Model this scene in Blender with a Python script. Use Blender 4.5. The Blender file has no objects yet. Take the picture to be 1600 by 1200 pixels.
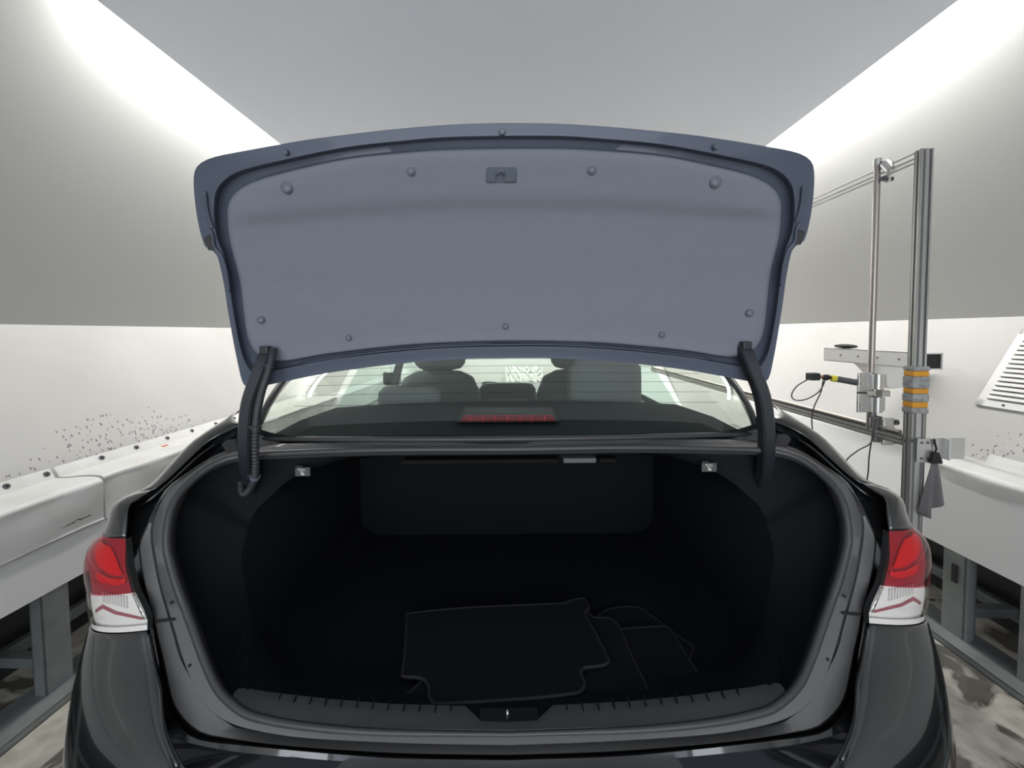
import bpy, bmesh, math, random
from mathutils import Vector, Matrix, noise
from mathutils.bvhtree import BVHTree
sc = bpy.context.scene
COL = sc.collection
random.seed(4)
PI = math.pi
# ------------------------------------------------------------------ camera
F, CX, CY = 620.0, 790.0, 547.0
PITCH, ROLL, TURN = math.radians(2.5), math.radians(-0.55), math.radians(2.1)
CAM = Vector((0, 0, 1.4))
cd = bpy.data.cameras.new('camera'); cam = bpy.data.objects.new('camera', cd); COL.objects.link(cam)
RM = Matrix.Rotation(PI/2 - PITCH, 3, 'X') @ Matrix.Rotation(ROLL, 3, 'Z')
cam.matrix_world = Matrix.Translation(CAM) @ RM.to_4x4()
cd.sensor_width = 36; cd.lens = 36*F/1600; cd.clip_start = 0.02
cd.shift_x = (800-CX)/1600; cd.shift_y = (CY-600)/1600
sc.camera = cam
# ------------------------------------------------------------------ world, lights, exposure
w = bpy.data.worlds.new('world'); sc.world = w; w.use_nodes = True
w.node_tree.nodes['Background'].inputs[0].default_value = (0.80, 0.85, 0.9, 1)
w.node_tree.nodes['Background'].inputs[1].default_value = 0.3
sc.view_settings.view_transform = 'Standard'
sc.view_settings.look = 'None'
sc.view_settings.gamma = 1
sc.view_settings.exposure = 0.36
def tl(l, s, z):           # tunnel coordinates (sideways, along, up) -> world
    c, n = math.cos(TURN), math.sin(TURN)
    return Vector((l*c + s*n, -l*n + s*c, z))
def strip_light(l, s0, s1, power, aim, size=0.16, z=2.80, name='booth_and_fill_light'):
    d = bpy.data.lights.new(name, 'AREA'); d.shape = 'RECTANGLE'; d.size = size; d.size_y = s1-s0
    d.energy = power; d.color = (1.0, 0.985, 0.95)
    o = bpy.data.objects.new(name, d); COL.objects.link(o)
    o.location = tl(l, (s0+s1)/2, z)
    zax = -(tl(aim[0], 0, aim[1]) - tl(0, 0, 0)).normalized()
    yax = (tl(0, 1, 0)).normalized(); xax = yax.cross(zax)
    m = Matrix((xax, yax, zax)).transposed().to_4x4(); m.translation = o.location
    o.matrix_world = m
strip_light(-1.72, 1.66, 7.6, 78, (-0.45, -1.0), z=2.87)
strip_light(1.85, 1.66, 7.6, 78, (0.45, -1.0), z=2.87)
strip_light(0.0, 6.6, 7.4, 130, (0.0, -1.0), size=2.0, z=2.6)  # extra fill, added to brighten the far wall beyond the windscreen
dl = bpy.data.lights.new('rear_fill_light', 'AREA'); dl.shape = 'RECTANGLE'; dl.size = 3.6; dl.size_y = 2.3; dl.energy = 75; dl.color = (0.88, 0.94, 1.0)
do = bpy.data.objects.new('rear_fill_light', dl); COL.objects.link(do)      # added fill behind the viewpoint, lifts the lid and ledge fronts
do.location = tl(0.05, -3.1, 1.35); do.rotation_euler = (PI/2, 0, PI-TURN); do.rotation_euler = (-PI/2, 0, -TURN+PI)
do.rotation_euler = (PI/2, 0, -TURN)
# ------------------------------------------------------------------ materials
MATS = {}
def mat(name, col, rough=0.6, metal=0.0, coat=0.0, bump=None, vary=None, spec=0.5, emit=None):
    m = bpy.data.materials.new(name); m.use_nodes = True; nt = m.node_tree
    b = nt.nodes['Principled BSDF']
    b.inputs['Base Color'].default_value = (*col, 1); b.inputs['Roughness'].default_value = rough
    b.inputs['Metallic'].default_value = metal; b.inputs['Coat Weight'].default_value = coat
    b.inputs['Coat Roughness'].default_value = 0.04; b.inputs['Coat IOR'].default_value = 1.7
    b.inputs['Specular IOR Level'].default_value = spec
    if vary or bump:
        tc = nt.nodes.new('ShaderNodeTexCoord')
    if vary:                                   # (scale, second colour, low, high)
        n = nt.nodes.new('ShaderNodeTexNoise'); n.inputs['Scale'].default_value = vary[0]; n.inputs['Detail'].default_value = 6
        r = nt.nodes.new('ShaderNodeValToRGB'); r.color_ramp.elements[0].position = vary[2]; r.color_ramp.elements[1].position = vary[3]
        r.color_ramp.elements[0].color = (*col, 1); r.color_ramp.elements[1].color = (*vary[1], 1)
        nt.links.new(tc.outputs['Object'], n.inputs['Vector']); nt.links.new(n.outputs['Fac'], r.inputs[0]); nt.links.new(r.outputs[0], b.inputs['Base Color'])
    if bump:                                   # (scale, strength)
        n2 = nt.nodes.new('ShaderNodeTexNoise'); n2.inputs['Scale'].default_value = bump[0]; n2.inputs['Detail'].default_value = 4
        bp = nt.nodes.new('ShaderNodeBump'); bp.inputs['Strength'].default_value = bump[1]; bp.inputs['Distance'].default_value = 0.002
        nt.links.new(tc.outputs['Object'], n2.inputs['Vector']); nt.links.new(n2.outputs['Fac'], bp.inputs['Height']); nt.links.new(bp.outputs[0], b.inputs['Normal'])
    MATS[name] = m
    return m
def glassmat(name, tint, gloss=1.0, rough=0.01, ior=1.5):
    m = bpy.data.materials.new(name); m.use_nodes = True; nt = m.node_tree; nt.nodes.clear()
    out = nt.nodes.new('ShaderNodeOutputMaterial'); mx = nt.nodes.new('ShaderNodeMixShader')
    t = nt.nodes.new('ShaderNodeBsdfTransparent'); g = nt.nodes.new('ShaderNodeBsdfGlossy'); fr = nt.nodes.new('ShaderNodeFresnel')
    t.inputs[0].default_value = (*tint, 1); g.inputs['Roughness'].default_value = rough
    g.inputs['Color'].default_value = (gloss, gloss, gloss, 1)
    ge = nt.nodes.new('ShaderNodeNewGeometry'); pw = nt.nodes.new('ShaderNodeMapRange')   # thin pane: the same reflectance from both faces
    pw.inputs['To Min'].default_value = ior; pw.inputs['To Max'].default_value = 1/ior
    nt.links.new(ge.outputs['Backfacing'], pw.inputs['Value']); nt.links.new(pw.outputs[0], fr.inputs['IOR'])
    nt.links.new(fr.outputs[0], mx.inputs[0]); nt.links.new(t.outputs[0], mx.inputs[1]); nt.links.new(g.outputs[0], mx.inputs[2]); nt.links.new(mx.outputs[0], out.inputs[0])
    return m
M_paint = mat('black_paint', (0.007, 0.0075, 0.0085), 0.22, 0.0, 1.0)
M_inner = mat('body_inner_paint', (0.12, 0.117, 0.115), 0.42, 0.1, 0.25, bump=(60, 0.1))
M_inner2 = mat('lid_inner_paint', (0.085, 0.10, 0.14), 0.48, 0.1, 0.1)
M_rubber = mat('rubber', (0.050, 0.050, 0.052), 0.36)
M_bplastic = mat('black_plastic', (0.022, 0.023, 0.025), 0.45)
M_sill = mat('sill_plastic', (0.125, 0.125, 0.128), 0.6, bump=(500, 0.25))
M_carpet = mat('trunk_carpet', (0.010, 0.0115, 0.015), 0.95, bump=(400, 0.6), spec=0.1)
M_side = mat('trunk_side_trim', (0.010, 0.0115, 0.0145), 0.8, spec=0.15)
M_mat = mat('mat_carpet', (0.011, 0.012, 0.0145), 0.95, bump=(700, 0.7), spec=0.15)
M_piping = mat('mat_piping', (0.018, 0.018, 0.02), 0.7)
M_felt = mat('lid_felt', (0.210, 0.225, 0.262), 0.85, bump=(900, 0.35), spec=0.25)
M_clip = mat('clip_plastic', (0.14, 0.155, 0.19), 0.4)
M_hinge = mat('hinge_black', (0.022, 0.024, 0.029), 0.42)
M_conduit = mat('conduit', (0.035, 0.037, 0.042), 0.5)
M_seat = mat('seat_cloth', (0.34, 0.35, 0.345), 0.85, bump=(300, 0.3))
M_dash = mat('dash_plastic', (0.24, 0.25, 0.245), 0.6)
M_head = mat('headliner', (0.4, 0.4, 0.39), 0.9)
M_light = mat('pillar_fabric', (0.82, 0.83, 0.81), 0.8)
M_shelf = mat('shelf_felt', (0.020, 0.026, 0.030), 0.9)
M_redl = mat('brake_lens', (0.30, 0.035, 0.045), 0.25, coat=0.6)
M_redref = mat('red_reflector', (0.85, 0.02, 0.04), 0.3, coat=0.8)
M_redhouse = mat('maroon_housing', (0.42, 0.10, 0.14), 0.35)
M_silver = mat('silver_reflector', (0.92, 0.90, 0.88), 0.4, 0.0)
M_chrome = mat('chrome', (0.75, 0.75, 0.72), 0.2, 0.9)
M_alu = mat('aluminium', (0.62, 0.62, 0.60), 0.33, 0.75)
M_aludark = mat('aluminium_slot', (0.22, 0.22, 0.22), 0.5, 0.5)
M_steelrod = mat('steel_rod', (0.42, 0.38, 0.35), 0.35, 0.7)
M_galv = mat('galvanised_steel', (0.22, 0.24, 0.24), 0.42, 0.5, vary=(9, (0.30, 0.32, 0.32), 0.35, 0.7))
M_wallw = mat('white_wall', (0.50, 0.49, 0.472), 0.75, vary=(1.8, (0.45, 0.44, 0.422), 0.4, 0.75))
M_slope = mat('grey_panel', (0.43, 0.43, 0.42), 0.55)
M_ceil = mat('ceiling_panel', (0.88, 0.915, 1.0), 0.5)
M_skirt = mat('grey_skirt', (0.54, 0.54, 0.53), 0.5)
M_pvc = mat('white_pvc', (0.66, 0.66, 0.64), 0.45, vary=(5, (0.56, 0.545, 0.52), 0.45, 0.75))
M_white = mat('white_plastic', (0.70, 0.69, 0.67), 0.4)
M_dark = mat('dark_void', (0.02, 0.021, 0.022), 0.45)
M_black = mat('black_matte', (0.012, 0.012, 0.013), 0.6)
M_orange = mat('orange_tape', (0.80, 0.36, 0.03), 0.5)
M_yellow = mat('yellow_tape', (0.75, 0.65, 0.05), 0.5)
M_greyfoam = mat('grey_foam', (0.28, 0.28, 0.28), 0.8, vary=(60, (0.42, 0.42, 0.41), 0.4, 0.6))
M_cloth = mat('grey_cloth', (0.17, 0.16, 0.165), 0.9)
M_cable = mat('cable', (0.04, 0.025, 0.04), 0.5)
M_cream = mat('tag_print', (0.85, 0.84, 0.74), 0.6)
M_tag = mat('tag_plastic', (0.09, 0.09, 0.095), 0.5)
M_brown = mat('beam_primer', (0.012, 0.011, 0.010), 0.85, spec=0.1)
M_tyre = mat('tyre_rubber', (0.015, 0.015, 0.015), 0.7)
M_snap = mat('snap_metal', (0.12, 0.12, 0.13), 0.35, 0.6)
M_mark = mat('mark_brown', (0.20, 0.12, 0.12), 0.7)
M_glass = glassmat('tinted_glass', (0.86, 0.96, 0.91), 1.0, ior=1.6)
M_glass2 = glassmat('window_glass', (0.93, 0.99, 0.96), 0.8)
M_redlens = glassmat('red_lens', (0.86, 0.30, 0.36), 1.0, 0.03)
M_clear = glassmat('clear_lens', (0.93, 0.92, 0.90), 1.0, 0.02)
def concrete():
    m = bpy.data.materials.new('wet_concrete'); m.use_nodes = True; nt = m.node_tree; b = nt.nodes['Principled BSDF']
    tc = nt.nodes.new('ShaderNodeTexCoord')
    n1 = nt.nodes.new('ShaderNodeTexNoise'); n1.inputs['Scale'].default_value = 3.6; n1.inputs['Detail'].default_value = 8; n1.inputs['Distortion'].default_value = 1.2
    n2 = nt.nodes.new('ShaderNodeTexNoise'); n2.inputs['Scale'].default_value = 16; n2.inputs['Detail'].default_value = 8
    r1 = nt.nodes.new('ShaderNodeValToRGB'); e = r1.color_ramp.elements
    e[0].position = 0.44; e[0].color = (0.115, 0.108, 0.095, 1); e[1].position = 0.50; e[1].color = (0.42, 0.40, 0.35, 1)
    mx = nt.nodes.new('ShaderNodeMixRGB'); mx.blend_type = 'MULTIPLY'; mx.inputs[0].default_value = 0.8
    r2 = nt.nodes.new('ShaderNodeValToRGB'); r2.color_ramp.elements[0].position = 0.3; r2.color_ramp.elements[0].color = (0.6, 0.58, 0.55, 1); r2.color_ramp.elements[1].position = 0.65
    r3 = nt.nodes.new('ShaderNodeValToRGB'); r3.color_ramp.elements[0].position = 0.44; r3.color_ramp.elements[0].color = (0.25, 0.25, 0.25, 1); r3.color_ramp.elements[1].position = 0.5; r3.color_ramp.elements[1].color = (0.75, 0.75, 0.75, 1)
    for n in (n1, n2): nt.links.new(tc.outputs['Object'], n.inputs['Vector'])
    nt.links.new(n1.outputs['Fac'], r1.inputs[0]); nt.links.new(n2.outputs['Fac'], r2.inputs[0]); nt.links.new(n1.outputs['Fac'], r3.inputs[0])
    nt.links.new(r1.outputs[0], mx.inputs[1]); nt.links.new(r2.outputs[0], mx.inputs[2]); nt.links.new(mx.outputs[0], b.inputs['Base Color']); nt.links.new(r3.outputs[0], b.inputs['Roughness'])
    bp = nt.nodes.new('ShaderNodeBump'); bp.inputs['Strength'].default_value = 0.3; bp.inputs['Distance'].default_value = 0.01
    nt.links.new(n2.outputs['Fac'], bp.inputs['Height']); nt.links.new(bp.outputs[0], b.inputs['Normal'])
    return m
M_conc = concrete()
# ------------------------------------------------------------------ mesh helpers
class MB:
    def __init__(s): s.v = []; s.f = []
    def add(s, vs, fs):
        k = len(s.v); s.v += [Vector(p) for p in vs]; s.f += [tuple(i+k for i in f) for f in fs]; return s
    def box(s, a, b):
        x0, y0, z0 = a; x1, y1, z1 = b
        return s.add([(x0,y0,z0),(x1,y0,z0),(x1,y1,z0),(x0,y1,z0),(x0,y0,z1),(x1,y0,z1),(x1,y1,z1),(x0,y1,z1)],
                     [(0,3,2,1),(4,5,6,7),(0,1,5,4),(1,2,6,5),(2,3,7,6),(3,0,4,7)])
    def grid(s, rows, close=False):
        n = len(rows[0]); k = len(s.v)
        for r in rows: s.v += [Vector(p) for p in r]
        for i in range(len(rows)-1):
            for j in range(n if close else n-1):
                a = k+i*n+j; b = k+i*n+(j+1) % n; s.f.append((a, b, b+n, a+n))
        return s
    def cyl(s, a, b, r, r2=None, n=16, cap=True):
        a = Vector(a); b = Vector(b); r2 = r if r2 is None else r2
        d = (b-a).normalized(); u = d.orthogonal().normalized(); v = d.cross(u); k = len(s.v)
        for p, q in ((a, r), (b, r2)):
            for i in range(n):
                t = 2*PI*i/n; s.v.append(p + u*q*math.cos(t) + v*q*math.sin(t))
        for i in range(n): s.f.append((k+i, k+(i+1) % n, k+n+(i+1) % n, k+n+i))
        if cap: s.f.append(tuple(k+i for i in range(n))[::-1]); s.f.append(tuple(k+n+i for i in range(n)))
        return s
    def tube(s, pts, r, n=10, close=False, cap=True, sq=None):
        pts = [Vector(p) for p in pts]; m = len(pts); k = len(s.v); pu = None
        for i, p in enumerate(pts):
            a = pts[(i-1) % m] if (close or i) else p; b = pts[(i+1) % m] if (close or i < m-1) else p
            d = (b-a).normalized()
            if pu is None: pu = d.orthogonal().normalized() if sq is None else Vector((1,0,0))
            u = (pu - d*pu.dot(d)).normalized(); pu = u; v = d.cross(u)
            rr = r(i/(m if close else m-1)) if callable(r) else r
            for j in range(n):
                t = 2*PI*(j+0.5)/n; x, y = math.cos(t), math.sin(t)
                if sq: q = max(abs(x), abs(y)); x, y = x/q*sq[0]/rr/2*0.995, y/q*sq[1]/rr/2*0.995
                s.v.append(p + u*rr*x + v*rr*y)
        for i in range(m if close else m-1):
            for j in range(n):
                a = k+i*n+j; b = k+i*n+(j+1) % n; c = k+((i+1) % m)*n
                s.f.append((a, b, c+(j+1) % n, c+j))
        if cap and not close: s.f.append(tuple(k+j for j in range(n))[::-1]); s.f.append(tuple(k+(m-1)*n+j for j in range(n)))
        return s
    def prism(s, pts, off):                     # closed outline of 3D points, extruded by a vector
        n = len(pts); off = Vector(off); pts = [Vector(p) for p in pts]
        return s.add(pts + [p+off for p in pts], [tuple(range(n))[::-1], tuple(range(n, 2*n))] + [(i, (i+1) % n, n+(i+1) % n, n+i) for i in range(n)])
    def ball(s, c, r, nu=16, nv=10):
        c = Vector(c); r = Vector(r if hasattr(r, '__len__') else (r, r, r)); rows = []
        for i in range(nv+1):
            t = PI*i/nv
            rows.append([(c.x+r.x*math.sin(t)*math.cos(2*PI*j/nu), c.y+r.y*math.sin(t)*math.sin(2*PI*j/nu), c.z+r.z*math.cos(t)) for j in range(nu)])
        return s.grid(rows, True)
    def build(s, name, m, parent=None, smooth=False, bevel=0, tunnel=False, solid=0, subsurf=0, bseg=2):
        me = bpy.data.meshes.new(name); me.from_pydata([tuple(p) for p in s.v], [], s.f); me.update()
        bm = bmesh.new(); bm.from_mesh(me); bmesh.ops.remove_doubles(bm, verts=bm.verts, dist=1e-5)
        bmesh.ops.recalc_face_normals(bm, faces=bm.faces); bm.to_mesh(me); bm.free()
        me.materials.append(m)
        o = bpy.data.objects.new(name, me); COL.objects.link(o)
        if smooth:
            for p in me.polygons: p.use_smooth = True
            if smooth != 'all':
                try: me.set_sharp_from_angle(angle=math.radians(smooth if not isinstance(smooth, bool) else 40))
                except Exception: pass
        if solid: md = o.modifiers.new('solid', 'SOLIDIFY'); md.thickness = solid; md.offset = 0
        if bevel: md = o.modifiers.new('bevel', 'BEVEL'); md.width = bevel; md.segments = bseg; md.limit_method = 'ANGLE'
        if subsurf: md = o.modifiers.new('sub', 'SUBSURF'); md.levels = subsurf; md.render_levels = subsurf
        if parent: o.parent = parent
        elif tunnel: o.rotation_euler.z = -TURN
        return o
def empty(name, loc=(0,0,0), tunnel=False):
    o = bpy.data.objects.new(name, None); COL.objects.link(o); o.empty_display_size = 0.1
    if tunnel: o.rotation_euler.z = -TURN
    return o
def tag(o, label, cat, group=None):
    o['label'] = label; o['category'] = cat
    if group: o['group'] = group
    return o
def struct(o): o['kind'] = 'structure'; return o
def U(px, py, Y):                                # a measured direction met with the depth Y (metres ahead of the viewpoint)
    d = RM @ Vector(((px-CX)/F, -(py-CY)/F, -1)); return CAM + d*(Y/d.y)
def UZ(px, py, z):                               # the same, met with a height
    d = RM @ Vector(((px-CX)/F, -(py-CY)/F, -1)); return CAM + d*((z-CAM.z)/d.z)
def spline(P, n=6):                              # Catmull-Rom through tuples
    out = []
    for i in range(len(P)-1):
        p0 = P[max(i-1, 0)]; p1 = P[i]; p2 = P[i+1]; p3 = P[min(i+2, len(P)-1)]
        for k in range(n):
            t = k/n
            out.append(tuple(0.5*((2*b)+(-a+c)*t+(2*a-5*b+4*c-d)*t*t+(-a+3*b-3*c+d)*t**3) for a, b, c, d in zip(p0, p1, p2, p3)))
    out.append(P[-1]); return out
def polar(P, c, N, sm=True):
    """half outline (left side) resampled at N+1 equal angles about c, from straight up to straight down"""
    P = [(q[0]+(math.sin(ROLL)*(CY-q[1]))*max(0, min(1, (q[0]-640)/150)),)+tuple(q[1:]) for q in P]   # the car's middle line leans with the camera
    Q = spline(P, 5) if sm else P
    an = [math.atan2(c[0]-q[0], c[1]-q[1]) for q in Q]
    an[0] = 0.0; an[-1] = PI
    for i in range(1, len(an)): an[i] = max(an[i], an[i-1]+1e-6)
    out = []; j = 0
    for k in range(N+1):
        a = PI*k/N
        while j < len(an)-2 and an[j+1] < a: j += 1
        t = min(max((a-an[j])/(an[j+1]-an[j]), 0), 1)
        out.append(tuple(x+(y-x)*t for x, y in zip(Q[j], Q[j+1])))
    return out
def full(half):                                  # half ring in 3D -> closed ring, mirrored about the car's middle
    h = [Vector(p) for p in half]; h[0].x = 0; h[-1].x = 0
    return h + [Vector((-p.x, p.y, p.z)) for p in h[-2:0:-1]]
def mir(pts): return [Vector((-p[0], p[1], p[2])) for p in pts]
# ================================================================== THE BOOTH (local x = sideways, y = along, z = up)
S0, S1 = -3.2, 8.0
floor = MB().box((-3.2, S0, -0.1), (3.4, S1, 0.0)).build('floor', M_conc, tunnel=True); struct(floor)
struct(MB().box((-1.6, S0, 2.68), (1.72, S1, 2.72)).build('ceiling', M_ceil, tunnel=True))
def wallmat(name, masks):
    """white wall with small dark scrapes inside given boxes (s0, s1, z0, z1)"""
    m = M_wallw.copy(); m.name = name; nt = m.node_tree; b = nt.nodes['Principled BSDF']
    src = b.inputs['Base Color'].links[0].from_socket
    tc = nt.nodes.new('ShaderNodeTexCoord'); mp = nt.nodes.new('ShaderNodeMapping'); mp.inputs['Scale'].default_value = (1, 1.25, 0.42); mp.inputs['Rotation'].default_value = (0.8, 0, 0)
    vo = nt.nodes.new('ShaderNodeTexVoronoi'); vo.inputs['Scale'].default_value = 62
    nt.links.new(tc.outputs['Object'], mp.inputs[0]); nt.links.new(mp.outputs[0], vo.inputs['Vector'])
    lt = nt.nodes.new('ShaderNodeMath'); lt.operation = 'LESS_THAN'; lt.inputs[1].default_value = 0.30
    nt.links.new(vo.outputs['Distance'], lt.inputs[0])
    sx = nt.nodes.new('ShaderNodeSeparateXYZ'); nt.links.new(tc.outputs['Object'], sx.inputs[0])
    sxc = nt.nodes.new('ShaderNodeSeparateColor'); nt.links.new(vo.outputs['Color'], sxc.inputs[0])
    def mth(op, a, bb=None):
        n = nt.nodes.new('ShaderNodeMath'); n.operation = op
        for i, q in enumerate((a, bb)):
            if q is None: continue
            if isinstance(q, (int, float)): n.inputs[i].default_value = q
            else: nt.links.new(q, n.inputs[i])
        return n.outputs[0]
    s0, s1, z0, z1 = masks
    ks = mth('DIVIDE', mth('ABSOLUTE', mth('SUBTRACT', sx.outputs[1], (s0+s1)/2)), (s1-s0)/2)
    kz = mth('DIVIDE', mth('SUBTRACT', sx.outputs[2], z0), z1-z0)
    dens = mth('SUBTRACT', mth('SUBTRACT', 1.0, mth('POWER', ks, 2.0)), kz)
    on = mth('MULTIPLY', mth('LESS_THAN', sxc.outputs[0], mth('MULTIPLY', dens, 1.35)), lt.outputs[0])
    mx = nt.nodes.new('ShaderNodeMixRGB'); mx.inputs[2].default_value = (0.22, 0.17, 0.19, 1)
    nt.links.new(on, mx.inputs[0]); nt.links.new(src, mx.inputs[1]); nt.links.new(mx.outputs[0], b.inputs['Base Color'])
    return m
def slab(name, m, p, q, th, s0=S0, s1=S1):
    """sloping wall plate through p=(l,z) and q=(l,z); th pushes the back outward"""
    b = MB(); b.prism([(p[0], s0, p[1]), (q[0], s0, q[1]), (q[0]+th, s0, q[1]), (p[0]+th, s0, p[1])], (0, s1-s0, 0))
    return struct(b.build(name, m, tunnel=True))
slab('wall_left', wallmat('wall_left_white', (1.45, 2.62, 0.80, 1.03)), (-2.05, 0.72), (-2.45, 1.463), -0.04)
slab('wall_right', wallmat('wall_right_white', (1.6, 2.12, 0.80, 0.93)), (2.23, 0.70), (2.65, 1.46), 0.04)
slab('wall_left_upper', M_slope, (-2.45, 1.463), (-1.80, 2.95), -0.04)
slab('wall_right_upper', M_slope, (2.65, 1.46), (1.93, 2.95), 0.04)
struct(MB().box((-2.6, S0, 2.93), (2.7, S1, 2.97)).build('ceiling_upper', M_white, tunnel=True))
struct(MB().box((-3.2, S1, 0), (3.4, S1+0.05, 3.0)).build('wall_front', M_wallw, tunnel=True))
struct(MB().box((-3.2, S0-0.05, 0), (3.4, S0, 3.0)).build('wall_back', M_wallw, tunnel=True))
# grey ledge panels (skirts) below the white walls
b = MB(); b.prism([(-1.80, S0, 0.43), (-1.875, S0, 0.755), (-2.05, S0, 0.762), (-2.05, S0, 0.735), (-1.895, S0, 0.73), (-1.82, S0, 0.43)], (0, S1-S0, 0))
struct(b.build('trim_1', M_skirt, tunnel=True))
b = MB(); b.prism([(1.92, S0, 0.41), (1.99, S0, 0.735), (2.28, S0, 0.74), (2.28, S0, 0.72), (2.01, S0, 0.715), (1.94, S0, 0.40)], (0, 1.96-S0, 0))
struct(b.build('trim_2', M_skirt, tunnel=True))
b = MB(); b.prism([(1.92, 1.96, 0.41), (2.12, 1.96, 0.745), (2.255, 1.96, 0.752), (2.255, 1.96, 0.735), (2.13, 1.96, 0.73), (1.94, 1.96, 0.40)], (0, S1-1.96, 0))
struct(b.build('trim_3', M_skirt, tunnel=True))
struct(MB().box((-2.17, S0, 0.0), (-2.13, S1, 0.71)).build('wall_left_lower', M_dark, tunnel=True))
struct(MB().box((2.25, S0, 0.0), (2.29, S1, 0.69)).build('wall_right_lower', M_dark, tunnel=True))

def steel_frame(side, l0, posts, label, slots):
    t = empty('steel_frame', tunnel=True)
    sg = side
    for k, s in enumerate(posts):
        p = MB()   # C-channel: web facing along, two flanges
        w, d, th = 0.05, 0.085, 0.005
        xo = l0; xi = l0 + sg*w
        top = 0.44 if sg < 0 else 0.42
        p.box((min(xo, xi), s, 0.03), (max(xo, xi), s+th, top))
        p.box((min(xo, xo+sg*th), s, 0.03), (max(xo, xo+sg*th), s+d, top))
        p.box((min(xi-sg*th, xi), s, 0.03), (max(xi-sg*th, xi), s+0.03, top))
        p.box((min(xo, xi), s+d, 0.03), (max(xo, xi), s+d+th, top))
        if sg > 0:
            p.box((xo+0.002, s-0.012, 0.03), (xo+0.02, s, top))
        p.build('post', M_galv, t)
        if slots[k]: MB().box((l0-0.006*sg-0.001 if sg > 0 else l0-0.002, s+0.03, slots[k]-0.04), (l0+0.002*sg+0.002, s+0.05, slots[k]+0.04)).build('slot', M_black, t, bevel=0.001)
        q = MB().box((min(xi, xi+sg*0.2), s+0.02, 0.12), (max(xi, xi+sg*0.2), s+0.06, 0.16)).build('brace', M_galv, t)
    r = MB()
    a, bb = sorted((l0-sg*0.07, l0+sg*0.10))
    r.box((a, S0+0.3, 0.0), (bb, S1-0.3, 0.006)); r.box((a, S0+0.3, 0.0), (a+0.006, S1-0.3, 0.03)); r.box((bb-0.006, S0+0.3, 0), (bb, S1-0.3, 0.03))
    r.box((a, S0+0.3, 0.026), (bb, S1-0.3, 0.032)); r.build('base_rail', M_galv, t)
    MB().box(tuple(min(x, y) for x, y in zip((l0+sg*0.25, S0+0.3, 0.10), (l0+sg*0.28, S1-0.3, 0.15))), tuple(max(x, y) for x, y in zip((l0+sg*0.25, S0+0.3, 0.10), (l0+sg*0.28, S1-0.3, 0.15)))).build('rear_rail', M_galv, t)
    return tag(t, label, 'frame')
steel_frame(-1, -1.815, [-0.4, 0.55, 1.39, 2.7, 4.0], 'galvanised steel frame of channel posts under the left ledge, left of the car', [0]*5)
steel_frame(1, 1.93, [-0.2, 0.75, 1.475, 1.755, 3.1, 4.4], 'galvanised steel frame of channel posts under the right ledge, right of the car', [.2, .2, .14, .31, .2, .2])

def padded_cover(sg, lw, lf, zt, zw, zb, s0, s1, seed, label, fold=0.0, text=False):
    """fabric cover: flap on the wall, top, rounded front edge, front drop, closed ends"""
    t = empty('ledge_cover', tunnel=True)
    def prof(u):
        P = [(lw, zw), (lw+(lf-lw)*0.25, zw+(zt-zw)*0.25), (lw+(lf-lw)*0.6, zt+0.004), (lw+(lf-lw)*0.9, zt+0.002), (lf+(-0.006 if lf < 0 else 0.006)*-1*0, zt-0.012), (lf, zt-0.035), (lf, (zt+zb)/2), (lf, zb+0.02), (lf, zb)]
        return P
    P = spline(prof(0), 4); n = int((s1-s0)/0.03); rows = []
    for i in range(n+1):
        s = s0+(s1-s0)*i/n; row = []
        for j, (l, z) in enumerate(P):
            k = j/(len(P)-1)
            a = noise.noise(Vector((s*3+seed, k*4, seed)))*0.010 + noise.noise(Vector((s*9+seed, k*6, seed)))*0.004
            if fold: a += fold*max(0, k-0.4)*math.sin(s*17+k*7+1.5*math.sin(s*5+seed))
            row.append((l - (-sg)*0 - sg*a*(-1)*min(1, k*2), s, z + (noise.noise(Vector((s*4, seed, 3)))*0.006*k if j < len(P)-8 else noise.noise(Vector((s*5, seed, 9)))*0.008)))
        rows.append(row)
    b = MB().grid(rows)
    for r in (rows[0], rows[-1]):               # close the ends with an inner fan
        c = Vector((lw, r[0][1], zb)); k = len(b.v); b.v += [Vector(p) for p in r]+[c]
        for j in range(len(r)-1): b.f.append((k+j, k+j+1, k+len(r)))
    b.build('cover', M_pvc, t, smooth=35)
    f = MB(); zr = []   # the flap screwed on to the wall above it
    nx = 0.25 if sg < 0 else 0.25
    for i in range(n+1):
        s = s0+(s1-s0)*i/n; w_ = noise.noise(Vector((s*6, seed, 1)))*0.003
        zr.append([(lw-sg*0.004-sg*abs(w_), s, zw), (lw+sg*(0.012-0.005)-sg*abs(w_), s, zw+0.02), (lw+sg*(0.026-0.005), s, zw+0.042)])
    f.grid(zr); f.build('flap', M_pvc, t, solid=0.002)
    s = s0 + 0.09
    return t, prof
def snaps(t, l, z, ss, sg, r=0.0125):
    for s in ss:
        d = Vector((-sg*0.93, 0, 0.35)).normalized(); c = Vector((l, s, z))
        b = MB().cyl(c, c+d*0.005, r, r*0.85, 18).build('snap_button', M_snap, t, smooth=30)
        MB().cyl(c+d*0.005, c+d*0.008, r*0.35, r*0.3, 12).build('stud', M_black, b)
tA, _ = padded_cover(-1, -2.045, -1.825, 0.785, 0.783, 0.605, -0.2, 1.640, 2.0, '')
snaps(tA, -2.054, 0.806, [0.4, 0.76, 1.12, 1.485, 1.62], -1)
tag(tA, 'near white padded vinyl cover with small dark print on the left ledge', 'cover', 'padded covers on the ledges')
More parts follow.
